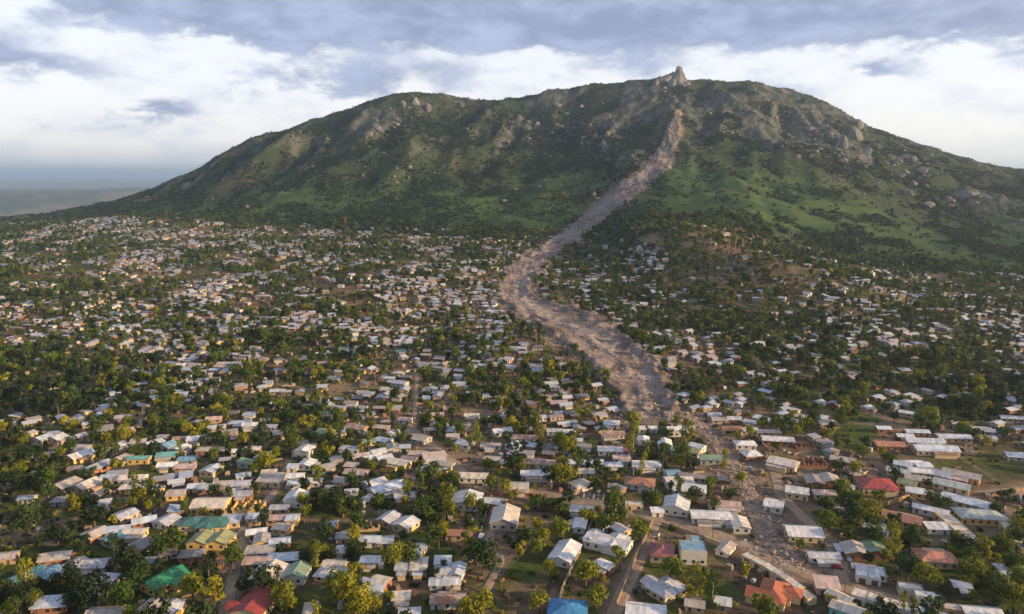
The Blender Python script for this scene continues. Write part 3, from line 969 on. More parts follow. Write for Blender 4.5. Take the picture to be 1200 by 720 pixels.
# the houses that can be told apart in the survey: column, row of the eaves, length, width, bearing of the ridge, roof form, roof, walls, height
HAND = [
    (6, 493, 8, 6, 20, 'gable', 'z', 't', 2.7), (50, 513, 8, 9, 70, 'gable', 'bw', 'p', 2.8), (67, 512, 7, 9, 70, 'gable', 'w', 'p', 2.8), (35, 507, 5, 6, 80, 'gable', 't', 'c', 2.6),
    (107, 495, 9, 6, 25, 'gable', 'z', 't', 2.7), (145, 488, 9, 6, 10, 'gable', 'z', 't', 2.7), (149, 502, 8, 5, 5, 'gable', 't', 't', 2.6), (91, 511, 8, 6, 60, 'gable', 'z', 't', 2.7),
    (64, 531, 8, 6, 20, 'gable', 'pk', 'k', 3), (93, 532, 12, 9, 62, 'gable', 'w', 'y', 3), (88, 548, 6, 5, 10, 'gable', 'd', 't', 2.6), (131, 524, 15, 7, 70, 'gable', 'w', 'p', 3),
    (113, 546, 14, 8, 70, 'gable', 'z', 'k', 3), (77, 566, 11, 9, 70, 'gable', 't', 't', 2.8), (101, 567, 11, 9, 70, 'gable', 'c', 't', 2.8), (124, 561, 6, 5, 5, 'shed', 'bw', 't', 2.6),
    (138, 561, 5, 5, 5, 'gable', 'pk', 't', 2.6), (156, 559, 12, 6, 4, 'gable', 'c', 'w', 3.6), (156, 571, 12, 4, 4, 'shed', 'c', 'y', 2.7), (163, 536, 11, 5, 4, 'gable', 'te', 'y', 3.2),
    (161, 518, 8, 5, 8, 'shed', 't', 'y', 3), (180, 518, 9, 7, 60, 'gable', 'bw', 'c', 3), (196, 521, 7, 8, 70, 'gable', 'lb', 'w', 2.8), (196, 532, 10, 7, 8, 'gable', 'te', 'c', 3),
    (196, 544, 9, 6, 8, 'gable', 'w', 'c', 2.8), (144, 535, 8, 6, 70, 'gable', 't', 'y', 2.8), (180, 573, 8, 6, 78, 'gable', 'z', 'y', 3), (118, 577, 6, 6, 70, 'gable', 'pk', 'p', 2.6),
    (232, 494, 6, 6, 0, 'hip', 'z', 'w', 2.7), (251, 490, 9, 6, 15, 'gable', 'pk', 't', 2.7), (254, 500, 10, 6, 20, 'gable', 'z', 't', 2.7), (269, 505, 8, 7, 30, 'gable', 'd', 'g', 2.7),
    (277, 512, 11, 8, -10, 'gable', 'r', 'k', 2.8), (293, 497, 8, 6, 5, 'gable', 'w', 'w', 2.7), (231, 513, 10, 8, 12, 'gable', 'w', 'w', 2.8), (213, 513, 9, 5, 15, 'gable', 'r', 'c', 2.7),
    (212, 524, 8, 7, 70, 'gable', 'w', 'w', 2.8), (248, 526, 15, 6, 2, 'gable', 't', 'k', 2.8), (280, 528, 7, 5, 0, 'gable', 'w', 'w', 2.6), (297, 525, 8, 6, 5, 'gable', 'c', 'y', 2.8),
    (307, 534, 7, 6, 80, 'gable', 'w', 'w', 2.9), (287, 541, 5, 6, 80, 'shed', 'gg', 'g', 2.8), (248, 549, 9, 8, 75, 'gable', 'bw', 'c', 3), (220, 537, 9, 7, 5, 'gable', 'lb', 'g', 2.7),
    (217, 547, 10, 4, 2, 'shed', 'pk', 'p', 2.6), (230, 569, 7, 6, 8, 'gable', 'bw', 'c', 2.8), (246, 570, 10, 7, 3, 'gable', 'z', 'k', 2.8), (261, 566, 8, 6, 5, 'gable', 't', 'c', 2.8),
    (268, 576, 5, 5, 40, 'gable', 't', 'c', 2.6), (283, 566, 8, 7, 5, 'gable', 'z', 'g', 2.8), (283, 578, 9, 6, 5, 'gable', 'z', 'k', 3), (315, 554, 7, 5, 10, 'shed', 'c', 'c', 2.6),
    (318, 561, 12, 8, -8, 'shed', 't', 'c', 3), (247, 589, 15, 11, 3, 'gable', 'c', 'y', 3.4), (207, 577, 8, 7, 10, 'gable', 't', 'y', 2.8), (357, 526, 8, 8, 82, 'gable', 'w', 'w', 4.4),
    (360, 542, 8, 7, 80, 'gable', 'w', 'w', 2.8), (343, 547, 5, 4, 0, 'shed', 'bw', 'w', 2.5), (345, 557, 9, 6, 5, 'gable', 'w', 'w', 2.8), (349, 565, 9, 6, 5, 'gable', 'w', 'w', 2.8),
    (367, 564, 8, 4, -3, 'shed', 'w', 'w', 2.6), (347, 581, 9, 9, 88, 'gable', 'w', 'w', 4.2), (328, 594, 8, 5, 0, 'gable', 'z', 't', 2.6), (382, 506, 11, 7, -35, 'gable', 'gg', 'c', 2.9),
    (397, 505, 7, 6, 40, 'gable', 'bw', 'w', 2.7), (411, 525, 11, 6, -15, 'gable', 'z', 'g', 2.7), (423, 533, 9, 6, 20, 'gable', 't', 't', 2.7), (443, 528, 8, 6, 30, 'gable', 'w', 'w', 2.8),
    (450, 535, 8, 6, 30, 'gable', 'w', 'w', 2.8), (435, 535, 8, 6, 30, 'gable', 'w', 'w', 2.6), (466, 541, 13, 7, -25, 'gable', 'c', 'y', 3), (490, 531, 9, 6, -15, 'gable', 'pk', 'k', 2.7),
    (480, 537, 8, 6, -15, 'gable', 'd', 't', 2.6), (508, 533, 12, 8, 20, 'gable', 't', 'g', 2.8), (498, 541, 6, 5, 40, 'gable', 't', 'c', 2.6), (503, 549, 10, 8, -40, 'hip', 'z', 'g', 2.9),
    (521, 543, 10, 6, -20, 'gable', 't', 'c', 2.8), (417, 553, 11, 6, -15, 'gable', 'pk', 't', 2.7), (411, 545, 6, 4, -10, 'shed', 't', 't', 2.6), (439, 565, 10, 9, 42, 'gable', 'w', 'w', 2.9),
    (454, 570, 17, 9, 40, 'gable', 'bw', 'w', 3), (429, 584, 7, 6, 45, 'hip', 'z', 'g', 2.6), (412, 577, 6, 4, 10, 'shed', 'z', 'g', 2.5), (474, 580, 9, 6, 10, 'gable', 'z', 't', 2.7),
    (547, 584, 13, 13, 82, 'gable', 'w', 'w', 3.2), (555, 557, 14, 7, -4, 'gable', 'c', 'w', 3), (577, 537, 8, 6, -10, 'gable', 't', 'y', 2.8), (596, 541, 8, 6, -5, 'gable', 't', 'y', 2.8),
    (531, 510, 7, 6, 0, 'gable', 't', 'g', 2.7), (544, 518, 9, 8, -20, 'hip', 'w', 'w', 2.8), (494, 513, 9, 8, -30, 'gable', 't', 'g', 2.7), (475, 491, 8, 6, -10, 'gable', 'pk', 'w', 2.7),
    (512, 485, 8, 6, 5, 'gable', 'pk', 'p', 2.7), (553, 486, 9, 6, -3, 'gable', 'c', 'c', 2.8), (548, 497, 8, 5, 0, 'gable', 'z', 'w', 2.6), (595, 488, 8, 8, 50, 'gable', 'bw', 'w', 2.8),
    (588, 504, 11, 7, 20, 'gable', 'w', 'w', 2.8), (575, 521, 11, 5, 0, 'gable', 't', 'w', 2.7), (418, 500, 13, 8, -25, 'gable', 'r', 't', 2.8), (447, 500, 9, 6, -10, 'gable', 't', 't', 2.7),
    (459, 507, 9, 7, 60, 'gable', 'z', 'g', 2.7), (450, 515, 9, 6, -20, 'gable', 'bw', 'w', 2.7), (432, 516, 8, 6, 20, 'gable', 'gg', 'c', 2.7),
    (613, 512, 13, 7, -5, 'gable', 'r', 'w', 3), (602, 521, 7, 7, 50, 'gable', 'w', 'w', 2.8), (635, 541, 18, 7, -8, 'gable', 'r', 'w', 3), (627, 554, 14, 7, -2, 'gable', 'w', 'w', 3),
    (608, 569, 9, 8, -3, 'gable', 'c', 'w', 3), (650, 504, 9, 6, -3, 'gable', 'z', 'w', 2.7), (667, 505, 7, 6, 0, 'gable', 'w', 'w', 2.7), (673, 515, 9, 5, -5, 'gable', 'bw', 'w', 2.7),
    (675, 541, 10, 6, -5, 'gable', 'w', 'w', 2.7), (693, 552, 13, 6, -4, 'gable', 'c', 'c', 2.9), (698, 541, 8, 6, 0, 'hip', 'z', 'w', 2.7), (719, 544, 9, 6, 0, 'hip', 'bw', 'w', 2.6),
    (680, 566, 9, 8, 30, 'hip', 'c', 'w', 2.8), (717, 495, 9, 8, -10, 'gable', 'w', 'w', 3), (718, 507, 13, 6, -2, 'gable', 'r', 'w', 3), (715, 526, 13, 7, -6, 'gable', 'w', 'w', 3),
    (728, 535, 9, 6, 0, 'gable', 'pk', 'w', 2.7), (733, 527, 6, 4, 0, 'gable', 'm', 'w', 2.6), (758, 501, 11, 6, 2, 'gable', 'w', 'w', 2.9), (754, 514, 7, 6, 80, 'gable', 'w', 'w', 2.9),
    (779, 518, 8, 7, 82, 'gable', 'w', 'w', 4), (757, 543, 14, 8, -2, 'gable', 'w', 'w', 3.2), (788, 553, 7, 6, 10, 'gable', 'lb', 'w', 2.8), (795, 562, 13, 8, 5, 'gable', 'c', 'w', 3),
    (793, 590, 13, 11, 72, 'gable', 'w', 'w', 3.2), (743, 590, 8, 4, -5, 'flat', 'c', 'c', 2.8), (682, 596, 10, 6, -10, 'gable', 'w', 'w', 2.8), (796, 526, 8, 7, -20, 'gable', 'gg', 'w', 2.8),
    (795, 502, 13, 6, 2, 'gable', 'w', 'w', 4.2), (770, 598, 5, 4, 0, 'shed', 'w', 'w', 2.6),
    (843, 491, 9, 6, -5, 'gable', 't', 'c', 2.7), (837, 485, 8, 5, -5, 'gable', 'w', 'c', 2.7), (860, 490, 8, 6, -5, 'gable', 'z', 'k', 2.7), (894, 490, 10, 7, -50, 'gable', 'w', 'c', 2.8),
    (881, 494, 9, 6, -40, 'gable', 'z', 'c', 2.7), (857, 502, 11, 7, 3, 'gable', 'rr', 'c', 2.9), (877, 503, 10, 6, 0, 'gable', 'bw', 'w', 2.8), (925, 492, 10, 7, -30, 'gable', 'w', 'w', 2.9),
    (943, 488, 12, 7, -35, 'gable', 't', 'k', 2.8), (959, 488, 11, 8, -28, 'gable', 'w', 'w', 2.9), (971, 496, 11, 5, 3, 'shed', 't', 't', 2.7), (900, 506, 14, 4, -3, 'shed', 't', 't', 2.6),
    (911, 514, 17, 8, -10, 'gable', 'w', 'k', 3), (873, 519, 11, 7, -3, 'hip', 'w', 'w', 3), (880, 531, 9, 8, 10, 'hip', 'w', 'k', 3), (918, 541, 14, 10, -35, 'gable', 'c', 'c', 3.3),
    (967, 518, 7, 5, 20, 'shed', 'd', 't', 2.6), (988, 538, 12, 7, -30, 'gable', 't', 'k', 2.8), (934, 574, 10, 8, -20, 'gable', 'w', 'c', 3.4), (907, 590, 8, 8, -25, 'gable', 'w', 'w', 3),
    (954, 562, 10, 8, 80, 'gable', 'd', 'k', 2.9), (972, 561, 10, 9, 80, 'gable', 't', 'k', 2.9), (966, 578, 10, 4, -5, 'shed', 'pk', 'p', 2.6), (984, 597, 9, 5, 5, 'gable', 'z', 'g', 2.7),
    (817, 522, 8, 6, -40, 'gable', 'w', 'w', 3.2), (808, 527, 11, 7, -30, 'gable', 'oc', 'c', 2.9), (836, 537, 14, 5, -4, 'shed', 'gg', 'g', 2.8), (804, 501, 9, 7, -10, 'gable', 'w', 'w', 2.8),
    (812, 558, 13, 4, -15, 'shed', 'd', 'g', 2.8), (808, 571, 15, 10, -15, 'gable', 'w', 'w', 3), (849, 590, 14, 6, -8, 'gable', 'pk', 'w', 2.9), (833, 603, 17, 8, -6, 'gable', 'w', 'w', 3),
    (867, 612, 10, 7, 84, 'gable', 'c', 'w', 3), (941, 622, 14, 10, -5, 'gable', 'w', 'c', 3.2), (965, 650, 12, 5, -4, 'gable', 'z', 'w', 2.8),
    (1070, 484, 15, 6, -35, 'gable', 'w', 'c', 2.9), (1088, 486, 10, 6, -8, 'gable', 'z', 'g', 2.8), (1035, 501, 8, 6, -5, 'gable', 'bw', 'k', 2.8), (1042, 520, 15, 8, -6, 'gable', 'tc', 'k', 3.2),
    (1074, 505, 13, 6, -5, 'gable', 'bw', 'k', 2.8), (1060, 510, 9, 5, -5, 'gable', 'bw', 'k', 2.7), (1083, 516, 20, 7, -5, 'gable', 'bw', 'c', 3), (1096, 525, 22, 9, -5, 'gable', 'bw', 'c', 3.2),
    (1117, 511, 18, 7, -4, 'gable', 'bw', 't', 3), (1058, 543, 8, 6, -30, 'gable', 'bw', 'w', 2.8), (1069, 542, 9, 6, 5, 'gable', 'w', 'w', 2.8), (1080, 544, 8, 7, 5, 'gable', 'bw', 'w', 2.8),
    (1077, 551, 10, 7, -15, 'gable', 'w', 'w', 2.8), (1053, 551, 10, 6, -35, 'gable', 'z', 'c', 2.8), (1127, 555, 16, 8, -38, 'gable', 't', 'y', 3), (1116, 559, 13, 4, -38, 'gable', 'pk', 'k', 2.7),
    (1115, 567, 15, 8, -38, 'gable', 'gt', 'c', 3), (1099, 554, 13, 8, -42, 'gable', 'z', 't', 2.9), (1075, 560, 11, 7, -22, 'gable', 't', 'y', 2.8), (1064, 565, 8, 7, -40, 'gable', 'oc', 'y', 2.8),
    (1077, 575, 11, 7, -25, 'gable', 'w', 'y', 2.9), (1132, 586, 19, 8, -40, 'gable', 'bw', 'c', 3), (1091, 596, 14, 5, -35, 'gable', 'w', 'w', 2.8), (1150, 502, 10, 6, -10, 'gable', 'z', 'g', 2.7),
    (1166, 505, 11, 7, -25, 'gable', 'z', 'g', 2.7), (1156, 512, 9, 6, -10, 'gable', 'z', 'c', 2.7), (1195, 533, 14, 7, -10, 'gable', 'bw', 'g', 2.8), (1188, 489, 16, 6, -12, 'gable', 'z', 'g', 2.8),
    (146, 602, 9, 7, 62, 'gable', 'z', 'p', 2.8), (195, 609, 8, 8, 70, 'gable', 'z', 'w', 2.8), (110, 624, 9, 8, 65, 'gable', 't', 'k', 3), (135, 621, 11, 4, 12, 'shed', 'bw', 'g', 2.8),
    (133, 630, 7, 6, 60, 'gable', 'te', 'g', 2.6), (158, 622, 9, 5, 3, 'gable', 'c', 'c', 2.8), (162, 639, 10, 8, 60, 'gable', 'd', 't', 2.8), (66, 651, 11, 7, 15, 'gable', 't', 'k', 2.9),
    (88, 660, 7, 7, 70, 'gable', 'c', 'y', 2.8), (107, 660, 12, 7, 5, 'gable', 'z', 'g', 2.9), (33, 673, 11, 7, 62, 'gable', 'te', 'y', 2.9), (53, 672, 10, 7, 68, 'gable', 'lb', 'k', 2.9),
    (5, 651, 9, 6, 15, 'gable', 't', 't', 2.8), (60, 706, 11, 6, 8, 'shed', 'bw', 'k', 2.9), (124, 717, 12, 6, 5, 'gable', 't', 't', 2.8), (177, 712, 9, 8, 78, 'gable', 't', 'p', 2.8),
    (197, 712, 8, 7, 80, 'gable', 'z', 'y', 2.8), (225, 611, 9, 8, 4, 'hip', 'dg', 'c', 3), (272, 607, 8, 8, 4, 'gable', 'z', 'c', 3), (225, 648, 9, 6, 8, 'hip', 'd', 'k', 2.6),
    (301, 604, 8, 6, 3, 'gable', 'z', 'y', 2.8), (324, 606, 8, 5, 3, 'gable', 'pk', 't', 2.8), (343, 606, 5, 6, 5, 'gable', 'bw', 'y', 2.9), (331, 617, 7, 6, -10, 'gable', 't', 'y', 2.7),
    (301, 622, 8, 5, 14, 'gable', 'w', 't', 2.7), (307, 631, 8, 6, 105, 'gable', 't', 'y', 2.7), (328, 633, 8, 5, 12, 'gable', 'bw', 'k', 2.8), (305, 645, 11, 5, 4, 'shed', 't', 't', 2.7),
    (302, 656, 10, 6, 3, 'gable', 'pk', 't', 2.7), (332, 652, 11, 6, 6, 'gable', 'bw', 'g', 2.8), (315, 671, 12, 11, 84, 'gable', 'c', 'w', 3.2), (204, 709, 6, 6, 10, 'gable', 'w', 'y', 2.8),
    (455, 606, 9, 7, 65, 'gable', 'z', 't', 2.8), (476, 612, 9, 8, 62, 'gable', 'w', 'c', 2.9), (433, 631, 9, 6, 0, 'gable', 'bw', 'w', 2.8), (452, 632, 6, 6, 0, 'gable', 'z', 'g', 2.7),
    (437, 655, 9, 5, -3, 'gable', 'w', 'w', 2.8), (404, 643, 6, 6, 5, 'gable', 'w', 'w', 2.8), (403, 627, 6, 5, 5, 'gable', 'z', 'p', 2.7), (474, 662, 6.4, 7, 2, 'shed', 'bw', 'c', 3.2),
    (491, 662, 6, 7, 2, 'shed', 'c', 'c', 3.4), (519, 657, 6, 5, 2, 'shed', 'bw', 'w', 2.7), (519, 668, 6, 6, 4, 'gable', 'z', 'w', 2.7), (536, 667, 8, 5, 82, 'gable', 'bw', 'w', 2.8),
    (515, 681, 7, 5, 2, 'gable', 'bw', 'g', 2.6), (530, 680, 6, 5, 2, 'gable', 'w', 'w', 2.6), (432, 682, 6, 5, -20, 'gable', 'bw', 'g', 2.7), (446, 680, 6, 6, -20, 'gable', 'c', 'k', 3),
    (434, 692, 8, 5, -12, 'shed', 'bw', 'g', 2.6), (525, 701, 12, 6, 2, 'gable', 'r', 'w', 2.8), (470, 699, 6, 4, 5, 'shed', 'c', 'c', 2.5), (538, 625, 11, 4, -4, 'shed', 'rr', 't', 2.7),
    (480, 717, 7, 5, 5, 'gable', 'z', 'g', 2.6), (680, 613, 9, 5, 78, 'gable', 'w', 'w', 2.8), (662, 646, 15, 9, 68, 'gable', 'w', 'w', 3), (757, 715, 13, 8, -12, 'gable', 'w', 'c', 3),
    (1057, 606, 15, 9, -32, 'gable', 'rr', 'c', 3), (1098, 617, 9, 5, -5, 'shed', 'w', 'w', 2.6), (1002, 643, 9, 9, 80, 'gable', 't', 'k', 3), (1024, 642, 9, 9, 80, 'gable', 'gg', 'k', 3),
    (1021, 668, 10, 6, -14, 'gable', 'w', 'w', 2.9), (1067, 687, 8, 4, -16, 'flat', 'w', 'w', 3), (1087, 697, 8, 4, -16, 'flat', 'w', 'w', 3), (1190, 669, 13, 9, -10, 'gable', 'z', 'c', 3),
    (1122, 712, 9, 4, -14, 'flat', 't', 't', 2.9), (1150, 715, 12, 5, -8, 'gable', 'w', 'w', 2.9), (969, 684, 8, 7, -12, 'shed', 'pk', 'p', 3), (984, 698, 8, 5, -50, 'gable', 'c', 'd' if False else 'g', 3),
]
# standouts with wings and labels of their own
SPECIAL = [
    (592, 604, 15, 11.5, 84, 'gable', 'c', 'g', 3.4, (), 'cream gabled hall with grey block gable wall beside a curving concrete drive', 0.36),
    (665, 714, 13, 12, -8, 'hip', 'b', 'w', 3.2, ((0.5, -5, 5, 5, 90, 'gable'),), 'bright blue hipped roof house with a small front gable', 0.36),
    (907, 692, 15, 9, 62, 'hip', 'o', 'c', 3.3, ((-4, 4, 9, 7, 90, 'gable'), (3, -5, 8, 6, 90, 'hip'), (-1, -3, 6, 4, 90, 'gable')), 'large villa with orange red tiled roof of many gables', 0.5),
    (1027, 566, 16, 13, -8, 'hip', 'R', 'c', 3.2, ((4, -5, 6, 5, 90, 'hip'),), 'red hipped roof villa standing above a terraced garden', 0.36),
    (193, 677, 14, 9, 58, 'gable', 'g', 'y', 3.2, ((3, -4, 8, 7, 90, 'gable'),), 'bright green metal roofed house with a wing, yellow walls', 0.40),
    (250, 611, 13, 10, 4, 'hip', 'dg', 'c', 3.2, ((-1, -4, 6, 5, 90, 'gable'),), 'dark teal hipped roof of a wide building with a pale front', 0.36),
    (236, 631, 9, 8.5, 86, 'gable', 'oc', 'y', 3, (), 'ochre green gabled house with yellow front, next to its twin and the brown shed', 0.40),
    (259, 631, 9, 8.5, 86, 'gable', 'oc', 'y', 3, (), 'ochre green gabled house with yellow front, next to its twin and the dirt lane', 0.40),
    (348, 669, 9, 8, 86, 'gable', 'gg', 'w', 3.1, (), 'pale green gabled house with white front wall', 0.40),
    (300, 705, 14, 11, 80, 'gable', 'R', 'c', 3.2, ((-3, 5, 7, 5, 90, 'gable'),), 'red metal roofed house with a side wing by the dirt lane', 0.32),
    (776, 644, 11, 9, 78, 'hip', 'm', 'c', 3.1, (), 'maroon hipped roof house at the head of the dark lane', 0.32),
    (713, 633, 18, 9, -28, 'gable', 'w', 'w', 3.2, ((3, 0.5, 12, 8, 90, 'gable'), (-7, 1, 9, 6, 90, 'gable')), 'white cross gabled metal roof villa surrounded by garden trees', 0.32),
    (781, 687, 12, 10, 35, 'hip', 'z', 'c', 3.1, ((-2, 5, 6, 6, 90, 'gable'),), 'grey zinc hipped roof bungalow with a rear gable', 0.40),
    (750, 564, 14, 9, -12, 'hip', 'rr', 'w', 3, ((2, -3, 8, 5, 90, 'gable'),), 'rusty orange hipped roof house with a bright orange gable', 0.36),
    (812, 640, 8, 10, 84, 'flat', 'lb', 'w', 6.0, ((6, -2, 5, 4, 0, 'flat'),), 'two storey block with light blue flat roof and balcony', 0.3),
    (1148, 602, 19, 10, -8, 'hip', 'gt', 'y', 3.2, (), 'greyish green hipped building between cream roofed store rows', 0.30),
    (1096, 651, 14, 10, -10, 'hip', 'tc', 'c', 3.1, (), 'terracotta hipped roof house behind leafy trees', 0.32),
    (993, 712, 10, 6, -40, 'gable', 'c', 'q', 3.4, (), 'turquoise walled shop with a cream gabled roof', 0.30),
    (948, 539, 16, 8, -5, 'open', 'z', 'k', 3.0, (), 'roofless brick shell with rows of window gaps', 0.3),
    (292, 590, 13, 7, 4, 'open', 'z', 'y', 3.0, (), 'unfinished yellow roofless walls beside the track', 0.3),
    (943, 521, 10, 6, -8, 'open', 'z', 'k', 1.6, (), 'low unfinished brick walls on orange earth', 0.3),
    (430, 613, 10, 6, 15, 'open', 'z', 't', 2.4, (), 'broken tan roofless walls by the grey sheds', 0.3),
    (690, 580, 14, 5, -12, 'open', 'z', 'g', 1.8, (), 'ruined grey block row beside the road', 0.3),
]
GROUP_H = 'houses of the township below the mountain'
SIZEW = lambda L, W: 'tiny' if L * W < 33 else 'small' if L * W < 56 else 'medium' if L * W < 95 else 'large'
FORMW = {'gable': 'gabled', 'hip': 'hipped', 'shed': 'lean-to', 'flat': 'flat roofed'}


def context(x, y):
    rd = float(road_dist(np.array([x]), np.array([y]), ('dirt_road',))[0])
    cd = float(road_dist(np.array([x]), np.array([y]), ('debris_channel',))[0])
    sd = float(slide_dist(np.array([x]), np.array([y]))[0])
    if sd < 28:
        return 'at the edge of the landslide'
    if cd < 16:
        return 'beside the stony channel'
    if rd < 11:
        return 'beside a dirt road'
    u, v, _ = project(np.array([x]), np.array([y]), np.array([0.0]))
    t = float(grid_lookup(TREE_D, u, v)[0])
    return 'among dense trees' if t > 6.5 else 'with trees around it' if t > 4.2 else 'on bare crowded ground'


def house_label(L, W, kind, roof, wall, x, y):
    return f"{SIZEW(L, W)} {ROOFC[roof][2]} {FORMW[kind]} house with {WALLC[wall][0 + 1]} walls {context(x, y)}"


def place(u, v, h):
    x, y = to_ground(np.array([u]), np.array([v]), h)
    return float(x[0]), float(y[0])


PLACED = []
DESC = []
for (u, v, L, W, rot, kind, roof, wall, h, wings, label, pitch) in SPECIAL:
    x, y = place(u, v, h)
    make_house(x, y, L, W, rot, kind, roof, wall, h, label, GROUP_H, wings, pitch)
    PLACED.append((x, y, L, W)); DESC.append((x, y, max(L, W) / 2, ROOFC[roof][2] + ' roof' if kind != 'open' else WALLC[wall][1] + ' shell'))
for (u, v, L, W, rot, kind, roof, wall, h) in HAND:
    x, y = place(u, v, h)
    k = math.hypot(0, 0)
    make_house(x, y, L, W, rot, kind, roof, wall, h, house_label(L, W, kind, roof, wall, x, y), GROUP_H)
    PLACED.append((x, y, L, W)); DESC.append((x, y, max(L, W) / 2, ROOFC[roof][2] + ' roof'))
print('hand placed houses', len(PLACED))


# fill: every other plot of the township
def scatter(cell, dmin, dmax, jitter=0.42, seed=1, tmax=0.80):
    rng = np.random.default_rng(seed)
    nx = int(2 * dmax * tmax / cell)
    xs = (np.arange(nx) - nx / 2) * cell; ys = np.arange(dmin, dmax, cell)
    X, Y = np.meshgrid(xs, ys)
    X = X + rng.uniform(-jitter, jitter, X.shape) * cell; Y = Y + rng.uniform(-jitter, jitter, Y.shape) * cell
    k = (np.abs(X / Y) < tmax)
    return X[k], Y[k], rng


